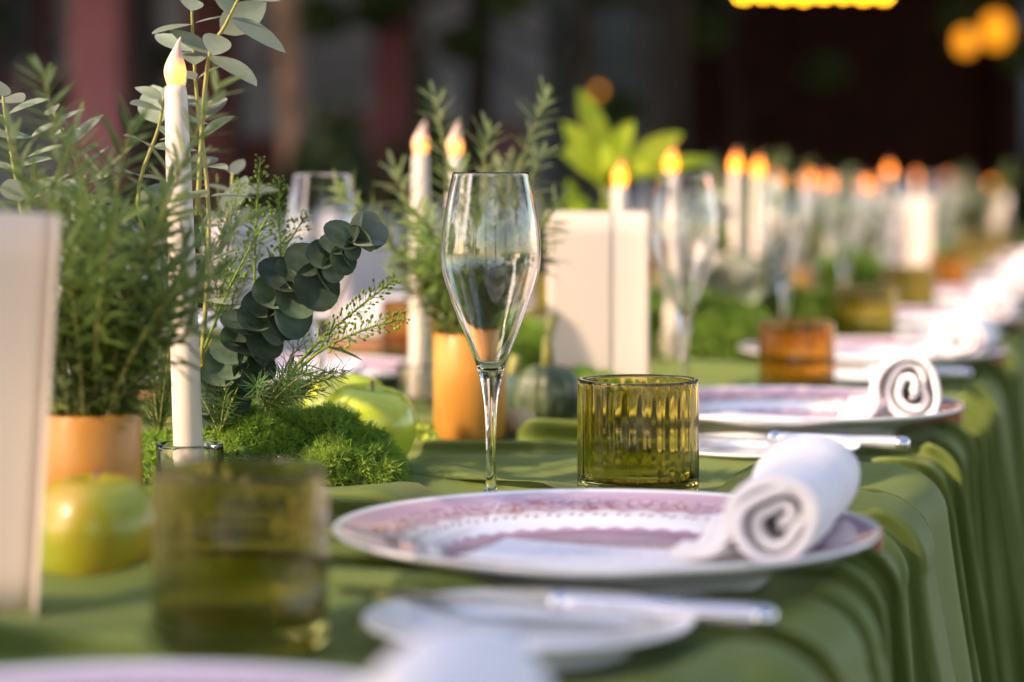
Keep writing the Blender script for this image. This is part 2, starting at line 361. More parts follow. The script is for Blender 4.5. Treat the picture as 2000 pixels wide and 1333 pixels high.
def menu_mat():
    m, N, L, P = new_mat('menu_paper'); P.inputs['Roughness'].default_value = 0.8
    tc = N.new('ShaderNodeTexCoord'); s = N.new('ShaderNodeSeparateXYZ'); L.new(tc.outputs['Object'], s.inputs[0])
    x, y = s.outputs[0], s.outputs[1]
    rows = mth(N, L, 'LESS_THAN', mth(N, L, 'FRACT', mth(N, L, 'MULTIPLY', y, 120.0)), 0.32)
    n = N.new('ShaderNodeTexNoise'); n.inputs['Scale'].default_value = 260; L.new(tc.outputs['Object'], n.inputs['Vector'])
    ink = mth(N, L, 'MULTIPLY', rows, mth(N, L, 'GREATER_THAN', n.outputs['Fac'], 0.5))
    inside = mth(N, L, 'MULTIPLY', mth(N, L, 'LESS_THAN', mth(N, L, 'ABSOLUTE', x), 0.05), mth(N, L, 'LESS_THAN', mth(N, L, 'ABSOLUTE', y), 0.052))
    ink = mth(N, L, 'MULTIPLY', ink, inside)
    mx = N.new('ShaderNodeMix'); mx.data_type = 'RGBA'; L.new(ink, mx.inputs[0])
    mx.inputs[6].default_value = (0.80, 0.79, 0.79, 1); mx.inputs[7].default_value = (0.42, 0.38, 0.42, 1)
    L.new(mx.outputs[2], P.inputs['Base Color']); return m
M['menu'] = menu_mat()

# ------------------------------------------------------------------ layout of the table (table frame)
UE, UW = -0.140, -1.01                 # the two long edges
right_set = [(-0.34, 0.765), (-0.287, 1.342), (-0.29, 2.113), (-0.285, 2.818), (-0.288, 3.52), (-0.286, 4.22), (-0.287, 4.93), (-0.287, 5.62), (-0.287, 6.32)]
left_set = [(-0.858, 2.38), (-0.86, 3.09), (-0.857, 3.79), (-0.86, 4.50), (-0.86, 5.2), (-0.86, 5.9)]
foot = []                              # (u, v, r) where the cloth lies flat under things
for s, L_ in ((1, right_set), (-1, left_set)):
    for u, v in L_:
        foot += [(u, v, 0.10), (u - .043*s, v + .31*s, .045), (u - .138*s, v + .266*s, .036), (u + .018*s, v - .224*s, .06)]
def addfoot(p, r): u, v = uv_of(p[0], p[1]); foot.append((u, v, r))

# ------------------------------------------------------------------ ground and setting
g = MB(); g.add([(-80,-60,0),(80,-60,0),(80,120,0),(-80,120,0)], [(0,1,2,3)])
tag(g.build('ground', M['paving'], smooth=False), kind='structure')

# ------------------------------------------------------------------ tablecloth
def tablecloth():
    vs = np.concatenate([np.arange(-0.5, 0.6, 0.012), np.arange(0.6, 3.2, 0.0045), np.arange(3.2, 5.5, 0.011), np.arange(5.5, 12.2, 0.03)])
    rad = 0.026; prof = []             # (u, z, nu, nz, s)
    for k in range(13): s = 0.72 * (1 - k/13); prof.append((UW + 0, TZ - rad - s, -1, 0, s))
    for k in range(6): a = math.pi * (1 - k/12); prof.append((UW + rad + rad*math.cos(a), TZ - rad + rad*math.sin(a), math.cos(a), math.sin(a), 0))
    nt = 84
    for k in range(1, nt): prof.append((UW + rad + (UE - UW - 2*rad) * k/nt, TZ, 0, 1, 0))
    for k in range(9): a = math.pi/2 * (1 - k/8); prof.append((UE - rad + rad*math.cos(a), TZ - rad + rad*math.sin(a), math.cos(a), math.sin(a), 0.0))
    ss = 0.72 * (np.arange(1, 56) / 55.0) ** 1.25
    for s in ss: prof.append((UE, TZ - rad - s, 1, 0, s))
    pr = np.array(prof); nj, ni = len(pr), len(vs)
    U0, Z0, NU, NZ, S = pr.T; s_side = np.sign(U0 - (UE + UW)/2)
    Vg = np.repeat(vs[:, None], nj, 1)
    H = np.zeros((ni, nj)); SH = np.zeros((ni, nj))
    # distance from the nearer long edge, on top
    ed = np.minimum(np.abs(U0 - UE), np.abs(U0 - UW)) * (NZ > 0.99)
    edge = np.exp(-ed / 0.22)
    r = np.random.default_rng(21)
    v = -0.48; ridges = []; forced = [1.02, 1.19, 1.235, 1.475, 1.60, 1.635, 1.80, 1.905]
    while v < 12.1:
        v += r.uniform(0.07, 0.13)*(1.0 if v < 6 else 1.3); pair = []
        pair.append((v, r.uniform(0.55, 1.0)))
        if r.random() < 0.6: pair.append((v + r.uniform(0.028, 0.042), r.uniform(0.35, 0.75)))
        ridges += [p for p in pair if min(abs(p[0] - f) for f in forced) > 0.03]
    ridges += [(f, r.uniform(0.7, 1.0)) for f in forced]
    tops = [1.43, 1.53, 1.64, 1.70, 1.85, 1.945, 2.04, 2.10]; v = 2.1
    while v < 8: v += r.uniform(0.06, 0.12); tops.append(v)
    v = 0.3
    while v < 1.35: v += r.uniform(0.06, 0.12); tops.append(v)
    ridges += [(f, -r.uniform(0.6, 0.95)) for f in tops]
    for iq, (q, big) in enumerate(sorted(ridges)):
        r = np.random.default_rng(300 + int(abs(q)*1000))
        top_only = big < 0; big = abs(big)
        a_top = (0.0175 if top_only else 0.0160) * big; w0 = r.uniform(0.008, 0.013); dirn = 1 if r.random() < 0.8 else -1
        ph, fq, amp = r.uniform(0, 6.28), r.uniform(3, 8), r.uniform(0.004, 0.016)
        tilt = r.uniform(-0.06, 0.06); ph2 = r.uniform(0, 6.28)
        cen = q + amp*np.sin(U0*fq + ph) + tilt*(U0 - UE) + 0.010*np.sin(S*5 + ph2)*np.minimum(S*4, 1) * r.uniform(0.3, 1.5)
        ampu = a_top * (1.0 - 0.05*edge) * np.clip(0.75 + 0.45*np.sin(U0*r.uniform(3, 7) + ph2), 0.1, 1.1)
        grow = 1 + 2.8*np.clip(S/0.34, 0, 1)**1.15 * (0.45 + big) + 0.6*np.clip((S-0.3)/0.4, 0, 1)
        A = np.where(S > 0, a_top*(0.9)*grow, ampu)
        A = np.where((S == 0) & (NZ < 0.99), a_top*0.92*(NZ**2) + a_top*0.9*(1-NZ**2), A)
        wid = w0 * (1 + 0.5*np.clip(S/0.35, 0, 1)) * (1 + 0.5*(1-edge)*(S == 0))
        if top_only: A = np.where((S > 0) | (NZ < 0.99), 0, A * (1 - np.exp(-(ed/0.07)**2)))
        i0, i1 = np.searchsorted(vs, q - 0.2), np.searchsorted(vs, q + 0.2)
        x = (Vg[i0:i1] - cen) / wid
        x = np.where(x*dirn < 0, x*1.0, x*0.60)
        G = A * np.exp(-x*x)
        H[i0:i1] += G; SH[i0:i1] += -dirn * G
    # broad slow swells
    H += 0.0018*np.sin(Vg*9 + 3*U0)*(S == 0) + (0.010*np.sin(Vg*7.3 + 1.0) + 0.008*np.sin(Vg*13.1))*np.clip(S/0.4, 0, 1)
    # flat under the settings
    mask = np.ones((ni, nj)); topm = (NZ > 0.99)
    for (fu, fv, fr) in foot:
        i0, i1 = np.searchsorted(vs, fv - fr - 0.08), np.searchsorted(vs, fv + fr + 0.08)
        if i1 <= i0: continue
        d = np.hypot(Vg[i0:i1] - fv, np.repeat(U0[None], i1 - i0, 0) - fu)
        t = np.clip((d - fr) / 0.035, 0, 1); t = t*t*(3-2*t)
        mask[i0:i1] = np.minimum(mask[i0:i1], np.where(topm, t, 1))
    H *= mask; SH *= mask
    kk = 1.9 - 0.9*np.clip(S/0.12, 0, 1)
    X = U0 + NU*H + s_side*0.03*S; Z = Z0 + NZ*H; Y = Vg + kk*SH
    Z = np.maximum(Z, 0.012)
    Vv = np.stack([X, Y, Z], -1).reshape(-1, 3)
    i, j = np.meshgrid(np.arange(ni-1), np.arange(nj-1), indexing='ij'); a = (i*nj + j).ravel()
    Q = np.stack([a, a+1, a+nj+1, a+nj], -1)[:, ::-1]
    me = quads_mesh('tablecloth', Vv, Q)
    o = put('tablecloth', me, M['cloth'], rot=(0, 0, -TH))
    tag(o, 'sage green tablecloth with gathered folds hanging over the table edge', 'tablecloth')

# ------------------------------------------------------------------ tableware prototypes
def flat_shade(o): pass
plate_me = MB().lathe(smooth_prof([(0, .0115), (.05, .0115), (.088, .0125), (.100, .0165), (.112, .0205), (.135, .0245), (.150, .0285), (.1545, .0300), (.1555, .0292), (.1545, .0272), (.148, .0245), (.125, .0180), (.105, .0120), (.096, .0060), (.093, .0012), (.091, .0), (.088, .0012), (.086, .0050), (.05, .0060), (0, .0060)], 3), 96).mesh('charger_plate')
bread_me = MB().lathe(smooth_prof([(0, .007), (.04, .007), (.052, .008), (.062, .0115), (.077, .0155), (.0795, .0162), (.080, .0155), (.078, .0138), (.064, .0090), (.052, .0040), (.050, .0), (.047, .0), (.045, .0030), (0, .0035)], 3), 64).mesh('bread_plate')
fl_out = [(0, .0), (.030, .0), (.0345, .0008), (.0350, .0018), (.030, .0030), (.015, .0050), (.0060, .0085), (.0038, .016), (.0034, .030), (.0036, .048), (.0042, .064), (.0052, .0755), (.0074, .0880), (.0102, .0975), (.0156, .1115), (.0210, .1260), (.0264, .1400), (.0312, .1535), (.0338, .1640), (.0346, .1720), (.0345, .1790), (.0338, .1890), (.0319, .2040), (.0292, .2180), (.0267, .2296), (.0265, .2300)]
fl_in = [(.0262, .2302), (.0260, .2298), (.0286, .2180), (.0313, .2040), (.0332, .1890), (.0339, .1790), (.0340, .1720), (.0332, .1642), (.0305, .1538), (.0257, .1404), (.0203, .1266), (.0148, .1124), (.0090, .0990), (.0050, .0945), (0, .0935)]
flute_me = MB().lathe(smooth_prof(fl_out, 3) + smooth_prof(fl_in, 3), 72).mesh('champagne_flute')
def tumbler_mesh(r, h, nr=26):
    t = .0034
    out = [(0, 0.0), (r*.80, 0.0), (r*.93, .0012), (r*.985, .004), (r, .010), (r, h*.5), (r*.995, h-.004), (r*.99, h-.0015), (r*.975, h)]
    inn = [(r-t, h), (r-t-.0006, h-.0015), (r-t-.0004, h-.006), (r-t-.0004, h*.5), (r-t-.001, .022), (r-t-.004, .015), (r*.7, .0115), (0, .0105)]
    nin = len(smooth_prof(out, 4))
    prof = smooth_prof(out, 4) + smooth_prof(inn, 4)
    n = nr*8
    flag = {id(p): k for k, p in enumerate(prof)}
    mb = MB(); V = []; cur = [0]
    def rf(rr, z, a):
        k = min(1, max(0, (z-.012)/.01)) * min(1, max(0, (h-.004-z)/.006))
        inner = rr < r*.955
        rib = abs(math.cos(a*nr/2))
        if inner: return rr - .0005*k*(rib - .5)*(1 + .5*math.sin(3*a + 1))
        return rr + .0004*k*(rib - .5)
    return mb.lathe(prof, n, rf).mesh('tumbler')
tumb_me = tumbler_mesh(.0425, .0865); tumb_amber_me = tumbler_mesh(.0385, .081)

def napkin_mesh(seed):
    r = random.Random(seed)
    # spiral cross-section in (x, z), extruded along y, with thickness
    n = 150; turns = 2.75; pts = []
    a1 = math.radians(196)
    for i in range(n):
        t = i/(n-1); a = a1 - (1-t)*turns*2*math.pi
        rad = .0028 + .0232*t**.85
        rad *= 1 + (.34*math.cos(2*a + .6 + seed) + .14*math.cos(3*a + seed))*(1-t)**.8 + .035*math.cos(2*a + 2.2)
        pts.append((rad*math.cos(a)*1.06, rad*math.sin(a)*0.98))
    lo = min(p[1] for p in pts)
    ex, ez = pts[-1]
    for k in range(1, 15):
        t = k/14; pts.append((ex - .004*t - .026*t*t, ez + (lo - .0005 - ez)*(1-(1-t)**1.7)))
    n = len(pts); m = 34; Lh = .083; V = []
    th = .0054
    P = np.array(pts); T = np.gradient(P, axis=0); T /= np.linalg.norm(T, axis=1)[:, None]; Nn = np.stack([T[:, 1], -T[:, 0]], -1)
    fs = []
    for side in (1, -1):
        for j in range(m):
            y = -Lh + 2*Lh*j/(m-1); yy = y/Lh
            for i in range(n):
                t = i/n
                off = side*th*.5
                x = P[i, 0] + Nn[i, 0]*off; z = P[i, 1] + Nn[i, 1]*off
                # bulge, wrinkles, telescoped end
                sc = 1 + .05*math.cos(yy*2.2 + seed) - .03*yy
                cr = math.sin(y*26 + i*.16 + seed + 1.3*math.sin(i*.05 + seed)); wr = (.0015*math.sin(y*55 + i*.09 + seed + math.sin(i*.07)) + .0022*math.sin(y*24 - i*.06 + 2*seed) + .0016*(1 - abs(cr))**3 + .0006*math.sin(y*140 + i*.23 + 3*math.sin(y*30)))*max(0, min(1, t*2.2 - 1.0)) + .0004*math.sin(y*60 + seed)*t
                x, z = x*sc + Nn[i, 0]*wr, (z - lo)*sc + lo + Nn[i, 1]*wr
                ye = y*(0.93 + .07*math.sin(i*.035 + seed)) - (.006*(1-t) if yy < 0 else -.004*(1-t))
                V.append((x, ye, max(z - lo, .0002 if side > 0 else 0)))
    def id_(s, j, i): return s*m*n + j*n + i
    Fc = []
    for s in (0, 1):
        for j in range(m-1):
            for i in range(n-1):
                q = (id_(s,j,i), id_(s,j,i+1), id_(s,j+1,i+1), id_(s,j+1,i)); Fc.append(q if s == 0 else q[::-1])
    for j in (0, m-1):
        for i in range(n-1):
            q = (id_(0,j,i), id_(1,j,i), id_(1,j,i+1), id_(0,j,i+1)); Fc.append(q if j == 0 else q[::-1])
    for i in (0, n-1):
        for j in range(m-1):
            q = (id_(0,j,i), id_(0,j+1,i), id_(1,j+1,i), id_(1,j,i)); Fc.append(q if i == 0 else q[::-1])
    return mesh('napkin', V, Fc)
nap_me = [napkin_mesh(1), napkin_mesh(4), napkin_mesh(2.3), napkin_mesh(5.5), napkin_mesh(7.1)]

def menu_mesh():
    nx, ny = 16, 14; V = []; 
    for s in (1, -1):
        for j in range(ny):
            for i in range(nx):
                x = -.075 + .15*i/(nx-1); y = -.070 + .14*j/(ny-1)
                z = .0012*(y/.07)**2 + .0035*(x/.075)**2 + .0002*s
                V.append((x, y, z))
    Fc = []
    for s in (0, 1):
        o = s*nx*ny
        for j in range(ny-1):
            for i in range(nx-1):
                q = (o+j*nx+i, o+j*nx+i+1, o+(j+1)*nx+i+1, o+(j+1)*nx+i); Fc.append(q if s == 0 else q[::-1])
    return mesh('menu', V, Fc)
menu_me = menu_mesh()

knife_blade = MB()
_bl = [(-.115, .001), (-.11, .006), (-.09, .0095), (-.05, .0095), (-.005, .006), (0, .004)]
_V = []
for x, hw in _bl: _V += [(x, -hw, .0006), (x, hw*.55, .0006), (x, hw*.55, .0022), (x, -hw, .0012)]
knife_blade.add(_V, [(4*i+k, 4*i+(k+1) % 4, 4*i+4+(k+1) % 4, 4*i+4+k) for i in range(len(_bl)-1) for k in range(4)] + [(3,2,1,0), (20,21,22,23)])
blade_me = knife_blade.mesh('blade', smooth=False)
def hprof(x0, L_, pts, n=14, sy=1.0, sz=.75):
    mb = MB(); V = []
    for t, r_ in pts:
        for k in range(n):
            a = 2*math.pi*k/n; V.append((x0 + t*L_, r_*sy*math.cos(a), .0035 + r_*sz*math.sin(a)))
    m = len(pts)
    mb.add(V, [(i*n+k, i*n+(k+1) % n, (i+1)*n+(k+1) % n, (i+1)*n+k) for i in range(m-1) for k in range(n)] + [tuple(reversed(range(n))), tuple(range((m-1)*n, m*n))])
    return mb
handle_me = hprof(.006, .106, [(0, .0052), (.03, .0062), (.1, .0060), (.4, .0064), (.8, .0072), (.90, .0074), (.96, .0070), (1.0, .0045)]).mesh('handle')
collar_me = hprof(-.001, .010, [(0, .0045), (.2, .0072), (.5, .0078), (.8, .0072), (1, .0058)]).mesh('collar')
cap_me = hprof(.104, .010, [(0, .0071), (.15, .0078), (.35, .0078), (.8, .0070), (1, .0040)]).mesh('end_cap')

box_me = MB().bbox(-.10, .10, -.014, .014, 0, .013, .0012).mesh('rest', False)
inlay_me = MB().bbox(-.096, .096, -.0115, .0115, .0132, .0150, .0004).mesh('inlay', False)

ords = ['first', 'second', 'third', 'fourth', 'fifth', 'sixth', 'seventh', 'eighth', 'ninth']
def setting(u, v, s, k):
    rz = -TH + (0 if s > 0 else math.pi)
    side = 'draped edge' if s > 0 else 'chair side'
    if s > 0:
        who = ['by the russet apple', 'by the tall sharp flute', 'by the amber tumbler'][k] if k < 3 else f'at the {ords[k]} setting from the russet apple'
    else:
        who = f'at the {ords[k]} chair side setting past the eucalyptus'
    def lab(a, b): return (a + ' ' + who) if who else b
    grp = lambda n: n + ' along the ' + side
    def P(du, dv, z=0.002): return tp(u + du*s, v + dv*s, z)
    o = put('charger_plate', plate_me, M['plate'], loc=P(0, 0), rot=(0, 0, rz + k*.7))
    tag(o, lab('pink patterned charger plate', f'pink patterned charger plate, far settings along the {side}'), 'plate', grp('charger plates'))
    o = put('napkin_roll', nap_me[(k + (0 if s > 0 else 2)) % 5], M['linen'], loc=P(.125 if s > 0 and k == 0 else .108, .0, .0262), rot=(0, 0, rz + R([3, 0, 5, -4][k % 4])), scale=(1, .93, 1) if k == 1 else (1, .9, 1))
    tag(o, lab('rolled white napkin', f'rolled white napkin on a far plate along the {side}'), 'napkin', grp('napkin rolls'))
    o = put('menu_sheet', menu_me, M['menu'], loc=P(.015, -.045, .0188), rot=(R(-4.3), R(0.4), rz + R([4, 3, -5, 2][k % 4])))
    tag(o, lab('printed white menu sheet', f'white menu sheet on a far plate along the {side}'), 'menu', grp('menu sheets'))
    o = put('bread_plate', bread_me, M['white_china'], loc=P(.008, -.216), rot=(0, 0, rz))
    tag(o, lab('small white bread plate', f'small white bread plate, far settings along the {side}'), 'bread plate', grp('bread plates'))
    b = empty('butter_knife', P(.012, -.186, .0168), rz + R(-6)); b.rotation_euler[1] = R(0.5)
    tag(b, lab('silver butter knife', f'silver butter knife on a far bread plate along the {side}'), 'knife', grp('butter knives'))
    put('blade', blade_me, M['steel'], b); hd = put('handle', handle_me, M['silver'], b); put('collar', collar_me, M['steel'], hd); put('end_cap', cap_me, M['steel'], hd)
    b = empty('cutlery_box', P(.045, .118, .0035), rz + R(2)); b.scale = (1, 1, 1)
    tag(b, lab('narrow wooden cutlery rest', f'narrow wooden cutlery rest, far settings along the {side}'), 'cutlery rest', grp('wooden rests'))
    put('rest', box_me, M['wood'], b); put('inlay', inlay_me, M['tan'], b)
    amb = (k in (2, 5)) if s > 0 else (k % 3 == 1)
    o = put('tumbler', tumb_amber_me if amb else tumb_me, M['amber' if amb else 'olive_brown' if s > 0 and k == 0 else 'olive'], loc=P(*((-.077, .336) if s > 0 and k == 0 else (-.034, .330) if amb else (-.043, .310))), rot=(0, 0, rz + k))
    if s > 0 and k == 0: lb = 'ribbed olive glass tumbler beside the lone apple and standing card'
    elif s > 0 and k == 1: lb = 'ribbed olive glass tumbler right behind the plate, beside the tall flute'
    elif s > 0 and k == 2: lb = 'ribbed amber brown glass tumbler behind the second pink plate'
    else: lb = f'ribbed {"amber" if amb else "olive"} glass tumbler ' + who
    tag(o, lb, 'tumbler', grp('tumblers'))
    fd = (-.138, .266) if not (s > 0 and k == 0) else (-.185, .262)
    if s > 0 and k == 0: return
    o = put('champagne_flute', flute_me, M['clear'], loc=P(*fd), rot=(0, 0, rz))
    if s > 0 and k == 0: lb = 'clear champagne flute in front of the leaning card'
    elif s > 0 and k == 1: lb = 'tall clear champagne flute in front of the copper rosemary pot'
    elif s > 0 and k == 2: lb = 'clear champagne flute beside the amber tumbler'
    elif s < 0 and k == 0: lb = 'clear champagne flute behind the round leaved eucalyptus'
    else: lb = 'clear champagne flute ' + who
    tag(o, lb, 'glass', grp('champagne flutes'))
for k, (u, v) in enumerate(right_set): setting(u, v, 1, k)
for k, (u, v) in enumerate(left_set): setting(u, v, -1, k)

# ------------------------------------------------------------------ candles
def candle_mesh(h):
    n = 20; mb = MB(); prof = [(0, 0), (.0100, 0), (.0104, .001), (.0101, h*.35), (.0092, h*.7), (.0079, h-.006), (.0072, h-.002), (.0058, h-.0004), (.0046, h), (0, h)]
    V = mb.lathe(prof, 24)
    return mb.mesh('candle')
def flame_mesh():
    prof = smooth_prof([(0, 0), (.0050, .0), (.0068, .004), (.0078, .0095), (.0070, .015), (.0048, .021), (.0026, .027), (.0010, .0325), (0, .0345)], 3)
    mb = MB().lathe(prof, 20)
    mb.v = [(x + 3.2*max(0, z-.012)**2*3, y, z) for x, y, z in mb.v]
    return mb.mesh('flame')
flame_me = flame_mesh(); flame_far_me = flame_mesh()
holder_me = MB().lathe(smooth_prof([(0, 0), (.020, 0), (.0228, .0015), (.0232, .004)], 3) + [(.0232, .040)] + smooth_prof([(.0228, .0425), (.0215, .043), (.0195, .0425)], 3) + [(.0190, .038), (.0185, .012)] + smooth_prof([(.017, .0085), (.010, .0075), (0, .0075)], 3), 48, lambda r, z, a: r*(1 + (.012*math.cos(10*a) if r > .02 else 0))).mesh('candle_holder')
def candle(px, ftop, d, lab, lean=0.0, grp=None, holder=True, lean_y=0.0, flame_rot=0.0):
    base = at(px, HOR, d); u, v = uv_of(base.x, base.y); foot.append((u, v, .03))
    z1 = CZ + (HOR - ftop)*d/F - .031            # top of wax
    zb = TZ + .012; h = z1 - zb
    e = empty('taper_candle', (base.x - math.tan(lean)*(h), base.y, zb)); e.rotation_euler = (lean_y, lean, 0)
    tag(e, lab, 'candle', grp)
    put('candle_body', candle_mesh(h), M['wax'], e)
    put('flame', flame_me if d < 2.6 else flame_far_me, M['flame' if d < 2.6 else 'flame_bright'], e, loc=(0, 0, h - .001), rot=(0, 0, flame_rot))
    if holder:
        o = put('candle_holder', holder_me, M['clear'], loc=(e.location.x, base.y, TZ + .002))
        tag(o, 'clear glass holder under the ' + lab.split(' ', 1)[1] if grp is None else 'clear glass holder under the ' + lab.replace('glowing white ', ''), 'candle holder', grp and 'far candle holders')
candle(343, 78, 1.67, 'white flame tipped taper candle rising behind the leafy rosemary pot', lean=R(-2.0), flame_rot=R(20))
candle(822, 238, 2.376, 'white taper candle with the leaning right one of two beside rosemary'.replace('with the leaning right one of two', 'standing left of a twin') , lean=R(0.4))
candle(889, 240, 2.30, 'white taper candle behind the rim of the tall flute', lean=R(-1.0))
candle(1211, 310, 2.75, 'white taper candle rising behind the standing cream card')
candle(1311, 285, 2.9, 'white dim taper candle between the cream card and amber tumbler', lean=R(-0.6))
for kc, (px, y, d) in enumerate([(1437, 292, 3.45), (1481, 302, 3.6), (1519, 326, 3.9), (1581, 322, 4.1), (1617, 334, 4.4), (1692, 342, 5.2), (1737, 316, 5.6), (1790, 332, 6.3), (1850, 336, 7.6), (1890, 350, 8.4), (1936, 350, 9.8)]):
    candle(px, y, d, ['first', 'second', 'third', 'fourth', 'fifth', 'sixth', 'seventh', 'eighth', 'ninth', 'tenth', 'last'][kc] + ' glowing white taper candle past the standing cream card', grp='far taper candles', lean=R(rnd.uniform(-1, 1)), flame_rot=rnd.uniform(0, 6))

# ------------------------------------------------------------------ plants
def sprig(path, n_needles, ln=.029, wd=.0038, tip_dense=True, r=rnd, up=.75, stem_r=.0013):
    """needles on a curved stem; returns needle MB and stem MB"""
    nb, sb = MB(), MB(); m = len(path)
    sb.tube(path, [stem_r*(1 - .6*i/(m-1)) for i in range(m)], 5)
    for k in range(n_needles):
        t = (k + r.random())/n_needles; t = .06 + .94*t
        f = t*(m-1); i = min(int(f), m-2); p = path[i].lerp(path[i+1], f-i); tg = (path[i+1]-path[i]).normalized()
        a = k*2.39996 + r.uniform(-.4, .4)
        q = tg.orthogonal().normalized(); q = Matrix.Rotation(a, 3, tg) @ q
        el = r.uniform(.45, 1.0)*up + (.6*max(0, t-.88)/.12)
        dr = (q + tg*el).normalized()
        L_ = ln*r.uniform(.75, 1.15)*(1 if t < .9 else .8)*(.75 if t < .15 else 1)
        side = dr.cross(tg).normalized(); nrm = side.cross(dr).normalized(); w_ = wd*r.uniform(.8, 1.1)
        bend = nrm*(-L_*.10*r.uniform(-.4, 1.6))
        pts = [(0, .35), (.35, 1), (.75, .85), (1, .15)]
        V = []
        for s_, ww in pts:
            c = p + dr*(L_*s_) + bend*(s_*s_)
            V += [c - side*w_*.5*ww, c + side*w_*.5*ww]
        nb.add(V, [(0,1,3,2), (2,3,5,4), (4,5,7,6)])
    return nb, sb

def rosemary_pot(x, y, rad, h, tips, lab, seed, n_in=16, spread=.9, nn=110):
    r = random.Random(seed); addfoot((x, y), rad)
    e = empty('rosemary_pot', (x, y, TZ + .002)); tag(e, lab, 'potted plant', 'copper pots of rosemary')
    prof = [(0, 0), (rad-.002, 0), (rad, .002), (rad, h-.0015), (rad-.001, h), (rad-.0022, h-.0005), (rad-.0025, h*.9), (rad-.0025, h-.014), (0, h-.013)]
    MB().lathe(prof[:8], 56).build('pot', M['copper'], e)
    MB().lathe([(rad-.0024, h-.014), (rad*.6, h-.011), (0, h-.010)], 28).build('soil', M['soil'], e)
    loc = Vector((x, y, TZ + .002))
    for (tx, ty, tz) in tips:
        tipv = Vector((tx, ty, tz)) - loc
        a = r.uniform(0, 6.28); b = Vector((math.cos(a)*rad*.55*r.random(), math.sin(a)*rad*.55*r.random(), h-.012))
        L_ = (tipv - b).length
        mid = b.lerp(tipv, .5) + Vector((r.uniform(-.01, .01), r.uniform(-.01, .01), L_*.10))
        path = bez(b, mid, tipv, 12)
        nb, sb = sprig(path, int(nn*L_/.16), r=r)
        so = sb.build('stem', M['rosemary_stem'], e); nb.build('needles', M['rosemary'], so)
    for k in range(n_in):
        a = r.uniform(0, 6.28); q = r.random()**.5; b = Vector((math.cos(a)*rad*.8*q, math.sin(a)*rad*.8*q, h-.012))
        L_ = r.uniform(.06, .135); out = spread*q*r.uniform(.3, 1.0)
        d = Vector((math.cos(a)*out, math.sin(a)*out, 1)).normalized()
        tipv = b + d*L_ + Vector((0, 0, .0)); mid = b + Vector((0, 0, 1))*L_*.45 + d*L_*.1
        nb, sb = sprig(bez(b, mid, tipv, 9), int(nn*L_/.16), r=r)
        so = sb.build('stem', M['rosemary_stem'], e); nb.build('needles', M['rosemary'], so)
    return e
x1 = at(180, 345, 1.46); 
tips1 = [at(*q) for q in [(82, 140, 1.42), (432, 160, 1.47), (258, 235, 1.42), (478, 430, 1.44), (140, 250, 1.46), (200, 330, 1.50), (20, 250, 1.45), (330, 380, 1.40), (390, 460, 1.50), (60, 330, 1.40), (300, 430, 1.42), (160, 390, 1.38), (230, 420, 1.36), (110, 430, 1.5), (420, 540, 1.42), (350, 560, 1.40), (290, 520, 1.52), (40, 440, 1.5), (390, 640, 1.42), (370, 300, 1.52), (10, 520, 1.42)]]
rosemary_pot(x1.x, x1.y, .0300, .0850, tips1, 'copper wrapped pot of dense rosemary behind the lone apple', 3, n_in=18, nn=64)
x2 = at(918, 345, 2.10)
tips2 = [at(848, 185, 2.12), at(952, 258, 2.10), at(1066, 190, 2.08), at(655, 365, 2.08), at(1075, 420, 2.05), at(770, 330, 2.15), at(885, 330, 2.05), at(990, 330, 2.2), at(1020, 400, 2.15), at(730, 430, 2.12), at(820, 420, 2.0), at(930, 430, 2.02), at(1060, 300, 2.12), at(1090, 390, 2.1), at(1000, 470, 2.05), at(780, 520, 2.1), at(850, 520, 2.03)]
rosemary_pot(x2.x, x2.y, .0318, .0916, tips2, 'copper wrapped pot of rosemary behind the tall flute', 5, n_in=15, nn=70)
for q, (px, d) in enumerate([(1556, 4.0), (1420, 3.7), (1902, 5.0 + 1.4)]):
    c = at(px, 345, d); r = random.Random(q + 50)
    tips = [Vector((c.x + r.uniform(-.10, .10), c.y + r.uniform(-.06, .06), TZ + r.uniform(.15, .26))) for _ in range(9)]
    rosemary_pot(c.x, c.y, .030, .075, tips, ['copper rosemary pot between the five far flames', 'copper rosemary pot past the tan gourd', 'farthest copper rosemary pot on the runner'][q], 60 + q, n_in=10, nn=90)
    
def leaf_mesh(L_, W_, curl=.15, fold=.12, pointed=.5, n=8):
    mb = MB(); V = []
    for i in range(n+1):
        t = i/n; wv = W_*.5*(math.sin(math.pi*min(1, t**(.8)*.98 + .02))**(.75))*(1 if t < .98 else .2)
        for s_ in (-1, -.5, 0, .5, 1):
            V.append((s_*wv, t*L_, -curl*L_*t*t + fold*abs(s_)*wv))
    Fc = [(i*5+k, i*5+k+1, i*5+k+6, i*5+k+5) for i in range(n) for k in range(4)]
    return mb.add(V, Fc).mesh('leaf')
def orient(o, p, d, n):
    d = d.normalized(); n = (n - d*n.dot(d)).normalized(); x = d.cross(n)
    Mx = Matrix((x, d, n)).transposed().to_4x4(); Mx.translation = p
    if o.parent: o.matrix_local = Mx
    else: o.matrix_world = Mx
euc_leaf = [leaf_mesh(.036, .020, .12), leaf_mesh(.040, .023, .05), leaf_mesh(.030, .019, .2)]
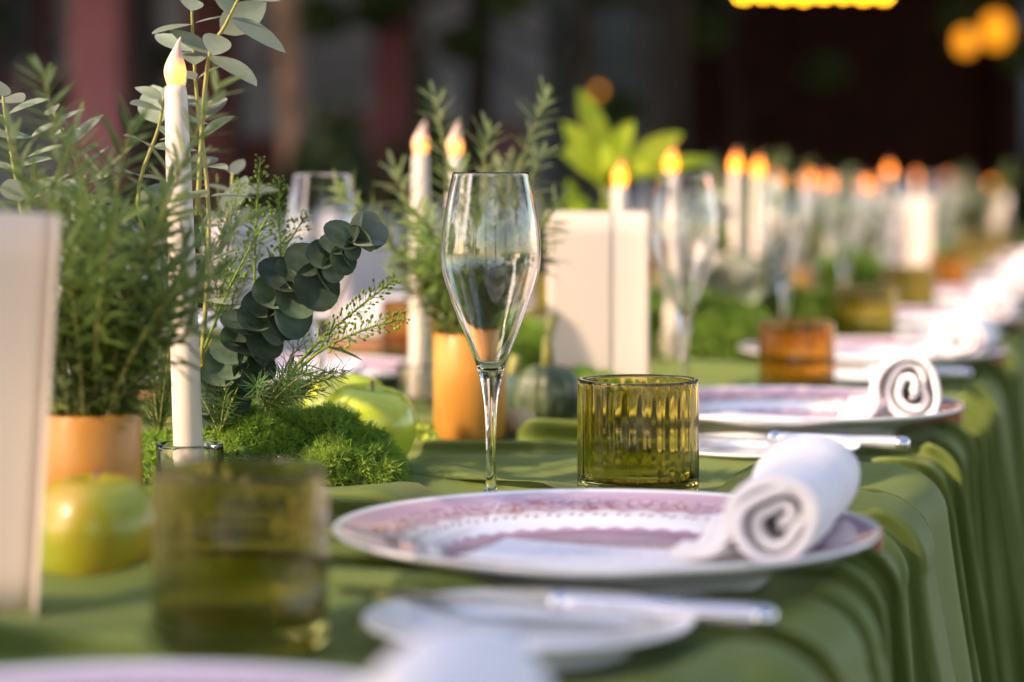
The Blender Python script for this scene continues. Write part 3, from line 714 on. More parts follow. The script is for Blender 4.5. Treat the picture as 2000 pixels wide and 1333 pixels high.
def eucalyptus(path, nodes, lab, seed, size=1.0, petiole=.004):
    r = random.Random(seed); base = Vector(path[0])
    e = empty('eucalyptus_stem', base); tag(e, lab, 'foliage')
    pl = [Vector(p) - base for p in path]; m = len(pl)
    MB().tube(pl, [.0019*(1-.5*i/(m-1)) for i in range(m)], 7).build('stem', M['stem'], e)
    a0 = r.uniform(0, 3)
    for k in range(nodes):
        t = .12 + .88*(k+.5)/nodes; f = t*(m-1); i = min(int(f), m-2); p = pl[i].lerp(pl[i+1], f-i); tg = (pl[i+1]-pl[i]).normalized()
        for s_ in (0, 1):
            q = Matrix.Rotation(a0 + k*1.57 + s_*math.pi + r.uniform(-.5, .5), 3, tg) @ tg.orthogonal().normalized()
            dr = (q + tg*r.uniform(-.05, .7)).normalized()
            o = put('leaf', r.choice(euc_leaf), M['euc'], e)
            orient(o, p + dr*.002, dr, (tg + q*r.uniform(-.4, .2) + Vector((r.uniform(-.5, .5), r.uniform(-.5, .5), r.uniform(-.2, .4)))))
            sc = size*r.uniform(.75, 1.15)*(1 - .35*max(0, t-.75)/.25); o.scale = (sc, sc, sc)
    return e
def apath(pts, n=16):
    P = [Vector(p) for p in pts]; P = [P[0]] + P + [P[-1]]; out = []
    seg = len(P)-3; per = max(3, n//seg)
    for i in range(1, len(P)-2):
        for k in range(per):
            t = k/per; a, b, c, d = P[i-1], P[i], P[i+1], P[i+2]
            out.append(.5*((2*b) + (c-a)*t + (2*a-5*b+4*c-d)*t*t + (3*b-a-3*c+d)*t**3))
    out.append(P[-2]); return out
eucalyptus(apath([at(395, 700, 1.74), at(408, 420, 1.73), at(382, 160, 1.72), at(372, -60, 1.70)]), 12, 'tall grey green eucalyptus stem behind the flame tipped candle', 11)
eucalyptus(apath([at(385, 420, 1.72), at(405, 130, 1.70), at(440, 50, 1.68), at(475, -20, 1.67)]), 5, 'grey green eucalyptus branch bending right above the candle flame', 14, 1.15)
eucalyptus(apath([at(215, 620, 1.78), at(190, 450, 1.77), at(150, 320, 1.76), at(103, 215, 1.75)]), 13, 'slender eucalyptus stem with small paired leaves left of candle', 12, .85)
eucalyptus(apath([at(330, 620, 1.76), at(270, 400, 1.74), at(310, 250, 1.73), at(320, 190, 1.72)]), 7, 'eucalyptus stem with pale leaves among the rosemary', 17, 1.1)
eucalyptus(apath([at(60, 560, 1.70), at(40, 400, 1.70), at(15, 260, 1.70), at(5, 180, 1.70)]), 6, 'broad leaved eucalyptus stem behind the leaning card', 19, 1.1)
eucalyptus(apath([at(330, 760, 1.80), at(380, 560, 1.82), at(440, 440, 1.84), at(455, 330, 1.85)]), 8, 'eucalyptus stem arching behind the candle towards the peppergrass', 23, 1.0)
eucalyptus(apath([at(260, 760, 1.85), at(240, 600, 1.86), at(170, 470, 1.88), at(130, 400, 1.9)]), 8, 'grey eucalyptus stem low behind the rosemary pot', 29, 1.0)

def round_leaf(L_):
    mb = MB(); V = []; n, m = 18, 5
    V.append((0, L_*.5, -.06*L_))
    for j in range(1, m+1):
        for k in range(n):
            a = 2*math.pi*k/n; rr = L_*.5*j/m*(1 + .03*math.cos(3*a)*(j == m))
            V.append((rr*math.cos(a), L_*.5 + rr*math.sin(a), -.06*L_ + .10*L_*(j/m)**2 + .02*L_*math.sin(2*a + 1)*(j/m)**2))
    Fc = [(0, 1+k, 1+(k+1) % n) for k in range(n)]
    for j in range(m-1):
        for k in range(n): Fc.append((1+j*n+k, 1+j*n+(k+1) % n, 1+(j+1)*n+(k+1) % n, 1+(j+1)*n+k)[::-1])
    return mb.add(V, Fc).mesh('round_leaf')
def round_eucalyptus():
    r = random.Random(4); path = apath([at(415, 830, 1.74), at(470, 700, 1.71), at(560, 570, 1.69), at(695, 470, 1.66)], 24)
    base = path[0]; e = empty('round_eucalyptus', base); tag(e, 'dark blue green eucalyptus stem strung with overlapping round leaves', 'foliage')
    pl = [p - base for p in path]; m = len(pl)
    MB().tube(pl, [.0022*(1-.4*i/(m-1)) for i in range(m)], 7).build('stem', M['stem'], e)
    rl = [round_leaf(.029), round_leaf(.032), round_leaf(.026)]
    nodes = 18; view = Vector((.15, -1, .35)).normalized()
    for k in range(nodes):
        t = (k+.3)/nodes; f = t*(m-1); i = min(int(f), m-2); p = pl[i].lerp(pl[i+1], f-i); tg = (pl[i+1]-pl[i]).normalized()
        for s_ in (0, 1, 2):
            q = Matrix.Rotation((0, math.pi, math.pi*.5)[s_] + (k % 2)*.5 + r.uniform(-.35, .35), 3, tg) @ tg.cross(view).normalized()
            dr = (q - tg*r.uniform(.1, .5)).normalized()
            o = put('round_leaf', r.choice(rl), M['euc_dark'], e)
            orient(o, p - dr*.0045 + view*(.002 if s_ < 2 else .006), dr, tg*1.0 + view*r.uniform(.7, 1.5) + Vector((r.uniform(-.2, .2), r.uniform(-.2, .2), r.uniform(-.2, .2))))
            sc = r.uniform(.78, 1.15)*(1 if t < .85 else .85); o.scale = (sc, sc*r.uniform(.9, 1.08), sc*r.uniform(.4, 2.2))
    for k in range(5):
        tg = (pl[-1]-pl[-2]).normalized(); q = Matrix.Rotation(k*1.3, 3, tg) @ tg.orthogonal().normalized()
        o = put('round_leaf', rl[0], M['euc_dark'], e); orient(o, pl[-1], (q*.7 + tg).normalized(), q - tg*.3); o.scale = (.8,)*3
round_eucalyptus()

def peppergrass(path, lab, seed, pods=80, start=.35, leaves=6):
    r = random.Random(seed); base = Vector(path[0]); e = empty('peppergrass_stem', base); tag(e, lab, 'foliage')
    pl = [Vector(p) - base for p in path]; m = len(pl)
    st = MB().tube(pl, [.0012*(1-.5*i/(m-1)) for i in range(m)], 6); pb = MB(); lb = MB()
    for k in range(pods):
        t = start + (1-start)*(k + r.random())/pods; f = t*(m-1); i = min(int(f), m-2); p = pl[i].lerp(pl[i+1], f-i); tg = (pl[i+1]-pl[i]).normalized()
        q = Matrix.Rotation(k*2.4 + r.uniform(-.3, .3), 3, tg) @ tg.orthogonal().normalized()
        dr = (q + tg*r.uniform(.3, .9) + Vector((0, 0, .25))).normalized(); L_ = .0065*r.uniform(.7, 1.2)*(1.0 if t < .85 else .55)
        c = p + dr*L_; st.tube([p, c], [.00028, .00022], 3, False)
        a = dr; b = dr.orthogonal().normalized(); g_ = a.cross(b); s_ = .0016*r.uniform(.8, 1.2)*(1.0 if t < .9 else .75)
        V = [c, c + a*s_*2.4] + [c + a*s_*1.2 + (b*math.cos(x)*1.0 + g_*math.sin(x)*.55)*s_ for x in [0, 1.05, 2.1, 3.14, 4.19, 5.24]]
        pb.add(V, [(0, 2+(j+1) % 6, 2+j) for j in range(6)] + [(1, 2+j, 2+(j+1) % 6) for j in range(6)])
    for k in range(leaves):
        t = r.uniform(.15, .6); f = t*(m-1); i = min(int(f), m-2); p = pl[i]; tg = (pl[i+1]-pl[i]).normalized()
        q = Matrix.Rotation(k*2.4, 3, tg) @ tg.orthogonal().normalized(); dr = (q + tg*.7).normalized(); sd = dr.cross(tg).normalized(); L_ = r.uniform(.018, .03)
        V = []
        for s_, ww in ((0, .2), (.4, 1), (.8, .7), (1, .1)):
            c = p + dr*L_*s_ + Vector((0, 0, -.25*L_*s_*s_)); V += [c - sd*.0016*ww, c + sd*.0016*ww]
        lb.add(V, [(0,1,3,2), (2,3,5,4), (4,5,7,6)])
    so = st.build('stem', M['pepper'], e); pb.build('seed_pods', M['pepper'], so)
    if leaves: lb.build('leaves', M['fern'], e)
peppergrass(apath([at(520, 790, 1.70), at(600, 690, 1.69), at(690, 610, 1.68), at(768, 548, 1.67)]), 'upper of two peppergrass stems leaning right over the moss', 31, 85)
peppergrass(apath([at(530, 770, 1.70), at(620, 690, 1.68), at(710, 645, 1.67), at(790, 622, 1.66)]), 'lower of two peppergrass stems leaning right over the moss', 32, 80, leaves=9)
peppergrass(apath([at(495, 640, 1.76), at(498, 500, 1.76), at(502, 400, 1.76), at(508, 312, 1.76)]), 'upright peppergrass stem with round pods behind the eucalyptus', 33, 70, .2)
peppergrass(apath([at(550, 600, 1.78), at(548, 500, 1.78), at(545, 420, 1.78), at(545, 352, 1.78)]), 'short upright peppergrass stem near the background flute', 34, 70, .2)
peppergrass(apath([at(400, 680, 1.72), at(440, 580, 1.72), at(480, 500, 1.72), at(530, 410, 1.73)]), 'slanting peppergrass stem beside the round leaves', 35, 70, .2)
peppergrass(apath([at(420, 640, 1.8), at(440, 520, 1.8), at(452, 420, 1.8), at(470, 360, 1.8)]), 'peppergrass stem rising close to the candle', 36, 70, .2)
peppergrass(apath([at(470, 640, 1.75), at(520, 560, 1.76), at(560, 480, 1.77), at(600, 420, 1.78)]), 'peppergrass stem leaning towards the background flute', 37, 70, .2)

def fern(p0, n, lab, seed, sz=.05, spread=1.2, dirv=(0, 0, 1)):
    r = random.Random(seed); e = empty('feathery_fern', p0); tag(e, lab, 'foliage'); dirv = Vector(dirv)
    for k in range(n):
        d = (dirv + Vector((r.uniform(-1, 1), r.uniform(-1, 1), r.uniform(-.3, .6)))*spread*.5).normalized(); L_ = sz*r.uniform(.6, 1.2)
        path = bez((0, 0, 0), d*L_*.5 + Vector((0, 0, .006)), d*L_, 7)
        nb, sb = sprig(path, 75, ln=.013, wd=.0008, r=r, up=.7, stem_r=.0007)
        so = sb.build('stem', M['stem'], e); nb.build('needles', M['fern'], so)
fern(at(520, 800, 1.70), 13, 'dark feathery greenery tucked over the moss', 41, .055, 1.5, (.5, 0, .4))
fern(at(430, 850, 1.72), 9, 'feathery greenery at the foot of the round leaved stem', 42, .05, 1.4)
fern(at(310, 850, 1.78), 14, 'feathery greenery between the copper pot and candle holder', 43, .07, 1.3)
fern(at(440, 640, 1.85), 12, 'feathery greenery deep behind the candle', 44, .10, 1.2)

# moss
def moss_mesh(spheres, n, seed, ln=(.0022, .0055), wd=.00055, strands=9):
    r = np.random.default_rng(seed)
    S = np.array(spheres, float); area = S[:, 3]**2; idx = r.choice(len(S), n, p=area/area.sum())
    d = r.normal(size=(n, 3)); d /= np.linalg.norm(d, axis=1)[:, None]; d[:, 2] = np.where(d[:, 2] < -.35, -d[:, 2], d[:, 2])
    P = S[idx, :3] + d*S[idx, 3:4]*(.92 + .1*r.random((n, 1)))
    dist = np.min(np.linalg.norm(P[:, None] - S[None, :, :3], axis=2)/S[None, :, 3], axis=1)
    ok = (dist > .9) & (P[:, 2] > .001); P, d = P[ok], d[ok]; n = len(P)
    P = np.repeat(P, strands, 0); d = np.repeat(d, strands, 0); n = len(P)
    dr = d*.7 + r.normal(size=(n, 3))*.65; dr /= np.linalg.norm(dr, axis=1)[:, None]
    sd = np.cross(dr, r.normal(size=(n, 3))); sd /= np.linalg.norm(sd, axis=1)[:, None]
    L_ = r.uniform(*ln, (n, 1)); cv = r.normal(size=(n, 3))*L_*.35; ww = wd*r.uniform(.7, 1.5, (n, 1))
    rows = []
    for t, wk in ((0, .6), (.5, 1.0), (1, .7)):
        c = P + dr*L_*t + cv*t*t; rows += [c - sd*ww*.5*wk, c + sd*ww*.5*wk]
    V = np.stack(rows, 1).reshape(-1, 3); b = np.arange(n)*6
    Q = np.concatenate([np.stack([b, b+1, b+3, b+2], -1), np.stack([b+2, b+3, b+5, b+4], -1)])
    return quads_mesh('moss', V, Q)
def core_mesh(spheres):
    mb = MB()
    for x, y, z, r_ in spheres:
        prof = [(r_*.93*math.cos(a), max(z + r_*.93*math.sin(a), 0.001)) for a in [math.pi/2*(k/5) - (.6 if k == 0 else 0) for k in range(6)]]
        prof[-1] = (0, prof[-1][1])
        mb.lathe(prof, 16, None, x, y)
    return mb.mesh('core')
def moss(loc, spheres, n, lab, seed, **k):
    e = empty('moss_mound', loc); tag(e, lab, 'moss', 'mounds of moss')
    put('moss_core', core_mesh(spheres), M['moss_core'], e); f = put('moss_fronds', moss_mesh(spheres, n, seed, **k), M['moss'], e); f['kind'] = 'stuff'
    return e
mo = at(600, 345, 1.74); mo.z = TZ + .001
rr = random.Random(9)
sph = [(.040, -.018, .010, .022), (.048, .005, .014, .022), (.020, -.022, .016, .024), (.030, .012, .026, .022), (.012, .0, .030, .024), (-.010, -.015, .022, .026), (-.035, -.010, .024, .026), (-.055, -.012, .020, .024), (-.030, .022, .030, .028), (0, .035, .025, .028), (-.075, .01, .018, .024), (.02, -.005, .034, .018), (.052, -.022, .006, .014), (-.06, .03, .02, .028), (-.02, .05, .02, .03)]
_r9 = random.Random(19)
_big = list(sph)
for _ in range(260):
    x_, y_, z_, q_ = _r9.choice(_big); d_ = Vector((_r9.gauss(0, 1), _r9.gauss(0, 1) - .4, _r9.gauss(0, 1) + .5)).normalized()
    sph.append((x_ + d_.x*q_*1.0, y_ + d_.y*q_*.97, max(z_ + d_.z*q_*.97, .003), _r9.uniform(.0045, .0100)))
moss(mo, sph, 24000, 'bright green moss mound in front of the glossy apple', 5)
sph2 = [(rr.uniform(-.05, .05), rr.uniform(-.03, .03), rr.uniform(.004, .018), rr.uniform(.018, .028)) for _ in range(14)]
m2 = at(300, 345, 1.80); m2.z = TZ + .001
moss(m2, sph2, 5000, 'moss mound between the copper pot and candle holder', 6)
sph = _big
far_core, far_moss = core_mesh([(a*1.3, b*1.3, c*1.3, d*1.3) for a, b, c, d in sph]), moss_mesh([(a*1.3, b*1.3, c*1.3, d*1.3) for a, b, c, d in sph], 2600, 8, ln=(.006, .014), wd=.0016)
for km, (px, d, sc) in enumerate([(1400, 3.0, 1.0), (1330, 3.2, 1.0), (1470, 3.3, 1.1), (1655, 4.2, 1.1), (1620, 4.6, 1.1), (1740, 5.4, 1.1), (1150, 2.35, .55), (1020, 2.7, .9), (1820, 7, 1.2)]):
    p = at(px, 345, d); p.z = TZ + .001; e = empty('moss_mound', p, px*.1); e.scale = (sc,)*3
    tag(e, ['green moss mound behind the amber tumbler', 'moss mound under the dim taper candle', 'green moss mound right of the amber tumbler', 'moss mound beside the far copper pot', 'moss mound behind the far copper pot', 'moss mound below the pinkish far card', 'small moss tuft in front of the standing cream card', 'moss mound behind the blue green squash', 'farthest moss mound along the runner'][km], 'moss', 'mounds of moss')
    put('moss_core', far_core, M['moss_core'], e); put('moss_fronds', far_moss, M['moss'], e)['kind'] = 'stuff'

# fruit and squash
def apple(p, rad, lab, m, seed, tilt=(0, 0)):
    prof = smooth_prof([(0, .10), (.12, .04), (.35, .0), (.62, .08), (.88, .40), (1.0, .85), (.98, 1.20), (.80, 1.55), (.52, 1.72), (.28, 1.70), (.12, 1.58), (0, 1.46)], 3)
    addfoot(p, rad*.6)
    e = empty('apple', (p.x, p.y, TZ + .002)); e.rotation_euler = (tilt[0], tilt[1], seed); tag(e, lab, 'apple', 'green apples')
    MB().lathe([(r_*rad, z*rad) for r_, z in prof], 40, lambda r_, z, a: r_*(1 + .018*math.cos(5*a)*(1 if z > rad else (1 if z < rad*.4 else .5)) + .02*math.cos(a + seed))).build('flesh', m, e)
    MB().tube([(0, 0, rad*1.45), (.001, 0, rad*1.65), (.004, .001, rad*1.86)], [.0011, .0010, .0016], 6).build('stalk', M['bark_stalk'], e)
apple(at(184, 345, 1.33), .0355, 'large green apple with a russet blush beside the leaning card', M['apple_red'], 1)
apple(at(707, 345, 1.88), .0370, 'glossy yellow green apple nestled against the moss', M['apple'], 2, (R(6), R(-8)))
apple(at(675, 345, 2.00), .036, 'yellow green apple hidden behind the glossy apple', M['apple'], 4)
def squash(p, rad, hz, ribs, m, lab, stalk=.02, depth=.10):
    e = empty('squash', (p.x, p.y, TZ + .002)); addfoot(p, rad*.5); tag(e, lab, 'squash')
    prof = smooth_prof([(0, .10), (.3, .02), (.6, .06), (.9, .45), (1.0, .95), (.9, 1.5), (.6, 1.85), (.3, 1.92), (0, 1.80)], 4)
    MB().lathe([(r_*rad, z*rad*hz) for r_, z in prof], 80, lambda r_, z, a: r_*(1 - depth + depth*abs(math.cos(a*ribs/2))**.6)).build('rind', m, e)
    if stalk: MB().tube([(0, 0, rad*hz*1.75), (0, 0, rad*hz*1.8+stalk*.5), (stalk*.12, 0, rad*hz*1.8+stalk)], [.007, .0045, .0055], 7).build('stalk', M['stem'], e)
squash(at(1070, 345, 2.21), .031, .92, 12, M['squash'], 'dark mottled ribbed squash in front of the standing cream card', .05)
squash(at(1003, 345, 2.27), .024, .9, 10, M['squash_blue'], 'smooth blue green squash beside the dark ribbed squash', .02, .05)
squash(at(1012, 345, 2.13), .016, .7, 8, M['tan_gourd'], 'small tan gourd beside the copper pot', 0, .03)
squash(at(1395, 345, 3.9), .04, .9, 12, M['tan_gourd'], 'tan gourd on the runner near the far candles', .02)
def blossom(p, n, lab, seed):
    r = random.Random(seed); e = empty('lime_blossom', p); tag(e, lab, 'flower'); pb = MB(); sb = MB()
    for k in range(n):
        d = Vector((r.gauss(0, 1), r.gauss(0, 1), abs(r.gauss(0, 1)))).normalized(); c = d*.020*r.uniform(.8, 1.1); sb.tube([(0, 0, 0), c*.95], .0005, 3)
        for j in range(4):
            a = d.orthogonal().normalized(); a = Matrix.Rotation(j*1.57 + k, 3, d) @ a; b = d.cross(a)
            pb.add([c, c + (a*.8 + d*.4 + b*.4)*.005, c + (a + d*.55)*.0068, c + (a*.8 + d*.4 - b*.4)*.005], [(0,1,2,3)])
    so = sb.build('stem', M['stem'], e); pb.build('petals', M['lime'], so)
pp = at(815, 345, 1.97); pp.z = TZ + .004; blossom(pp, 70, 'lime green blossom cluster between the apple and copper pot', 3)

# bright broad leaves behind the card
def blade_plant():
    b = at(1170, 345, 2.95); b.z = TZ + .002
    e = empty('broad_leaf_plant', b); tag(e, 'bright green broad leaved plant in a small pot behind the card', 'potted plant')
    MB().lathe([(0, 0), (.03, 0), (.034, .06), (.031, .06), (.029, .05), (0, .05)], 30).build('pot', M['copper'], e)
    MB().tube([(0, 0, .045), (.004, 0, .12), at(1185, 352, 2.95) - b], [.005, .004, .003], 7).build('stem', M['stem'], e)
    def leafto(p0, p1, wd, droop=.02):
        p0 = Vector(p0) - b; p1 = Vector(p1) - b; mid = p0.lerp(p1, .55) + Vector((0, 0, droop)); path = bez(p0, mid, p1, 12); mb = MB(); V = []
        for i, p in enumerate(path):
            t = i/11; tg = (path[min(i+1, 11)] - path[max(i-1, 0)]).normalized(); sd = tg.cross(Vector((.15, -1, .25))).normalized(); w_ = wd*.5*math.sin(math.pi*(t*.93 + .05))**.8; nn = sd.cross(tg)
            V += [p - sd*w_ + nn*w_*.25, p, p + sd*w_ + nn*w_*.25]
        mb.add(V, [(3*i+k, 3*i+k+1, 3*i+k+4, 3*i+k+3) for i in range(11) for k in range(2)]).build('leaf', M['blade'], e)
    top = [((1130, 175, 2.95), 30), ((1238, 238, 2.9), 26), ((1332, 262, 2.95), 30), ((1395, 312, 3.0), 20), ((1095, 300, 2.9), 30), ((1110, 350, 2.85), 34), ((1200, 330, 3.0), 30), ((1270, 330, 2.85), 24), ((1145, 250, 3.05), 24), ((1170, 290, 2.85), 26), ((1085, 390, 2.9), 30), ((1180, 380, 2.8), 30), ((1140, 385, 2.85), 32), ((1100, 240, 2.95), 26), ((1150, 330, 2.9), 40), ((1120, 400, 2.8), 40), ((1200, 400, 2.85), 36), ((1160, 215, 3.0), 22), ((1250, 300, 3.05), 26)]
    for k, ((px, py, d), wd) in enumerate(top):
        node = at(1185 + rnd.uniform(-12, 12), 350 + rnd.uniform(-10, 25), 2.95)
        leafto(node if py < 345 else b + Vector((rnd.uniform(-.012, .012), rnd.uniform(-.012, .012), .05)), at(px, py, d), wd*2.9/F*1.7, .012)
blade_plant()

# standing cream cards
def card(p, w1, w2, h, a1, a2, lab, lean=(0, 0), lt=.0012):
    """two panels meeting at an upright fold; a1, a2 = directions of the panels from the fold"""
    e = empty('standing_card', p); e.rotation_euler = (lean[0], lean[1], 0); tag(e, lab, 'card', 'standing cards')
    for w_, a in ((w1, a1), (w2, a2)):
        d = Vector((math.cos(a), math.sin(a), 0)); n = Vector((-d.y, d.x, 0))*lt*.5; N_ = 10; M_ = 8; mb = MB(); V = []
        for s_ in (1, -1):
            for j in range(M_+1):
                for i in range(N_+1):
                    t = i/N_; z = h*j/M_; q = d*(w_*t - .0004) + n*s_ + Vector((-d.y, d.x, 0))*(.0008*math.sin(math.pi*t)*(.5 + .5*j/M_)); V.append((q.x, q.y, z))
        K = (N_+1)*(M_+1); Fc = []
        for s_ in (0, 1):
            for j in range(M_):
                for i in range(N_):
                    a_ = s_*K + j*(N_+1) + i; qd = (a_, a_+1, a_+N_+2, a_+N_+1); Fc.append(qd if s_ else qd[::-1])
        bd = [i for i in range(N_+1)] + [j*(N_+1)+N_ for j in range(1, M_+1)] + [M_*(N_+1)+i for i in range(N_-1, -1, -1)] + [j*(N_+1) for j in range(M_-1, 0, -1)]
        Fc += [(bd[i], bd[(i+1) % len(bd)], bd[(i+1) % len(bd)]+K, bd[i]+K) for i in range(len(bd))]
        mb.add(V, Fc).build('panel', M['card'], e)
c = at(1200, 345, 2.33); c.z = TZ + .004; addfoot(c, .06)
card(c, .066, .034, .192, R(183), R(-5), 'tall folded cream card standing behind the olive tumbler')
c = at(62, 345, 1.225); c.z = TZ + .002
card(c, .075, .028, .209, R(185), R(-75), 'blank cream card leaning beside the russet apple', lean=(0, R(3.2)))
for q, (px, d, h) in enumerate([(1500, 3.75, .17), (1775, 4.9, .185), (1935, 6.6, .18), (1360, 3.35, .12)]):
    c = at(px, 345, d); c.z = TZ + .002
    card(c, .07, .05, h, R(195 + q*8), R(-40 + q*10), ['cream card standing behind the amber tumbler', 'pale cream card beyond the far copper pot', 'farthest folded cream card', 'short cream card beside the second flute'][q])

# far bunches of pale foliage and white flowers between the far candles
def far_bunch(px, d, seed, m, lab):
    r = random.Random(seed); c = at(px, 345, d); c.z = TZ + .002; e = empty('foliage_bunch', c); tag(e, lab, 'foliage', 'far foliage bunches')
    lm = euc_leaf[seed % 3]
    for k in range(7):
        a = r.uniform(0, 6.28); L_ = r.uniform(.12, .25); dv = Vector((math.cos(a)*.35, math.sin(a)*.35, 1)).normalized()*L_
        path = bez((0, 0, 0), dv*.5 + Vector((0, 0, .02)), dv, 8)
        st = MB().tube(path, .0014, 4).build('stem', M['stem'], e)
        for j in range(9):
            t = .2 + .8*j/9; p = path[min(7, int(t*7))]; q = Vector((r.gauss(0, 1), r.gauss(0, 1), r.uniform(-.2, .9))).normalized()
            o = put('leaf', lm, m, st); orient(o, p, q, Vector((r.uniform(-1, 1), r.uniform(-1, 1), 1))); o.scale = (1.1,)*3
M['pale'] = leaf_mat('white_blossom', (0.50, 0.48, 0.45), (0.62, 0.60, 0.56), transl=0.3)
for q, (px, d) in enumerate([(1455, 3.2), (1560, 4.5), (1680, 4.7), (1830, 6.0), (1300, 3.2), (1725, 5.0), (1880, 7.4)]):
    far_bunch(px, d, 70+q, M['pale'] if q in (0, 1, 3, 5) else M['euc'], ['pale blossom sprays behind the amber tumbler', 'pale blossom sprays by the far copper pot', 'eucalyptus sprays left of the pale far card', 'pale blossom sprays past the pale far card', 'eucalyptus sprays beside the standing cream card', 'pale blossom sprays beside the pale far card', 'farthest eucalyptus sprays on the runner'][q])

tablecloth()

# ------------------------------------------------------------------ chairs on the far side
def chair(p, rz, k):
    e = empty('dining_chair', p, rz); tag(e, ords[k] + ' greige upholstered dining chair behind the table, past the eucalyptus', 'chair', 'chairs along the far side')
    MB().bbox(-.23, .23, -.22, .22, .40, .475, .02).build('seat', M['chair_fabric'], e)
    b = MB(); nx, nz = 10, 10; V = []
    for s_ in (0, 1):
        for j in range(nz+1):
            for i in range(nx+1):
                t = i/nx*2-1; z = .48 + .42*j/nz - .05*(abs(t)**3)*(j/nz); V.append((t*.225*(1-.06*(1-j/nz)), -.20 - .06*j/nz - .05*(1-t*t) + (.035 if s_ else -.01), z))
    K = (nx+1)*(nz+1); Fc = []
    for s_ in (0, 1):
        for j in range(nz):
            for i in range(nx):
                a = s_*K + j*(nx+1) + i; q = (a, a+1, a+nx+2, a+nx+1); Fc.append(q[::-1] if s_ else q)
    bd = list(range(nx+1)) + [j*(nx+1)+nx for j in range(1, nz+1)] + [nz*(nx+1)+i for i in range(nx-1, -1, -1)] + [j*(nx+1) for j in range(nz-1, 0, -1)]
    Fc += [(bd[i], bd[i]+K, bd[(i+1) % len(bd)]+K, bd[(i+1) % len(bd)]) for i in range(len(bd))]
    b.add(V, Fc).build('backrest', M['chair_fabric'], e)
    for sx in (-1, 1):
        for sy in (-1, 1): MB().tube([(sx*.20, sy*.19, .41), (sx*.215, sy*.215, 0)], [.018, .012], 8).build('leg', M['chair_leg'], e)
for k, (u, v) in enumerate([(-1.42, 2.45), (-1.40, 3.12), (-1.43, 3.82), (-1.41, 4.5), (-1.42, 5.2), (-1.42, 5.9)]):
    q = tp(u, v); q.z = 0.0; chair(q, -TH - math.pi/2 + rnd.uniform(-.1, .1), k)

# ------------------------------------------------------------------ background: house, pavilion, wall, trees, hedge, lamps
M['mauve'] = pbr('mauve_render', (0.20, 0.10, 0.125), rough=0.85, var=0.15, vscale=2)
M['maroon'] = pbr('maroon_panel', (0.10, 0.025, 0.03), rough=0.7, var=0.2, vscale=3)
M['pink_post'] = pbr('pink_render', (0.36, 0.14, 0.165), rough=0.8, var=0.1, vscale=4)
M['grey_wall'] = pbr('blue_grey_render', (0.24, 0.275, 0.34), rough=0.85, var=0.4, vscale=1.5)
M['pane'] = pbr('window_pane', (0.05, 0.06, 0.08), rough=0.08, var=0.1, vscale=2, spec=0.6)
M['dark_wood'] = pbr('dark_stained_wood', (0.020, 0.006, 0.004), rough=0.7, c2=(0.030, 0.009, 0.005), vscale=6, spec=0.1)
M['garden_wall'] = pbr('ivy_stained_wall', (0.07, 0.085, 0.06), rough=0.95, c2=(0.19, 0.22, 0.21), vscale=0.9)
M['bark'] = pbr('bark', (0.20, 0.12, 0.075), rough=0.95, var=0.4, vscale=14, bump=1.0, bscale=40)
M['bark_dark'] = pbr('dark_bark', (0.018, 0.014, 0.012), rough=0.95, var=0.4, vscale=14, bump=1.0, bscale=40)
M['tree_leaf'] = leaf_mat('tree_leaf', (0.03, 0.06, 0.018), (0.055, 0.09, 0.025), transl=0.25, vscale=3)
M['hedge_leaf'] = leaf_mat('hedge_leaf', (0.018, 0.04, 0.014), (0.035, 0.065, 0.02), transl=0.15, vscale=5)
M['bulb'] = emit('warm_bulb', (1.0, 0.42, 0.02), 9)
M['lantern_glow'] = emit('lantern_glow', (1.0, 0.38, 0.015), 0.30)
M['black_metal'] = pbr('black_metal', (0.02, 0.02, 0.02), rough=0.5, metal=0.6, var=0.1)
M['roof'] = pbr('roof_tile', (0.08, 0.05, 0.045), rough=0.9, var=0.2, vscale=5)

he = empty('rendered_house', (-2.6, 11.0, 0)); tag(he, 'blue grey house with pink posts and maroon panels behind the trees', 'house')
MB().box(-6.0, 2.75, .0, 5, 0, 3.6).build('wall', M['grey_wall'], he, False)
MB().add([(-6.6, -1.5, 3.5), (3.3, -1.5, 3.5), (3.3, 5.4, 3.5), (-6.6, 5.4, 3.5), (-6.2, -1.4, 3.75), (2.9, -1.4, 3.75), (1.2, 2.2, 5.2), (-4.4, 2.2, 5.2), (2.9, 5.2, 3.75), (-6.2, 5.2, 3.75)], [(0,3,2,1), (0,1,5,4), (4,5,6,7), (1,2,8,5), (5,8,6), (2,3,9,8), (8,9,7,6), (3,0,4,9), (9,4,7)]).build('roof', M['roof'], he, False)
for k, (x0, x1) in enumerate([(-6, -4.3), (-4.25, -2.0), (-1.9, -.62), (.16, .55), (.60, 1.20), (1.32, 1.60), (1.70, 2.1), (2.2, 2.7)]):
    if k % 2 == 0 or k > 3: MB().bbox(x0, x1, -.05, -.002, .0, 1.28 - .06*(k % 3), .01).build('panel', M['mauve' if k in (4, 6, 7) else 'maroon'], he, False)
for x in (-2.95, -1.62, .02, .92, 1.36, 2.12): MB().bbox(x-.11 if x == .92 or x == .02 else x-.08, x+.10, -1.25, -1.05, 0, 3.49, .012).build('post', M['pink_post' if x in (.92, .02, -1.62) else 'maroon'], he, False)
for x0, x1 in ((-4.2, -3.2), (-2.7, -1.9), (-.55, -.1), (.2, .5)):
    wf = MB().bbox(x0, x1, -.04, -.003, 1.36, 2.4, .008).build('window', M['maroon'], he, False)
    MB().box(x0+.05, x1-.05, -.048, -.041, 1.41, 2.35).build('pane', M['pane'], wf, False)

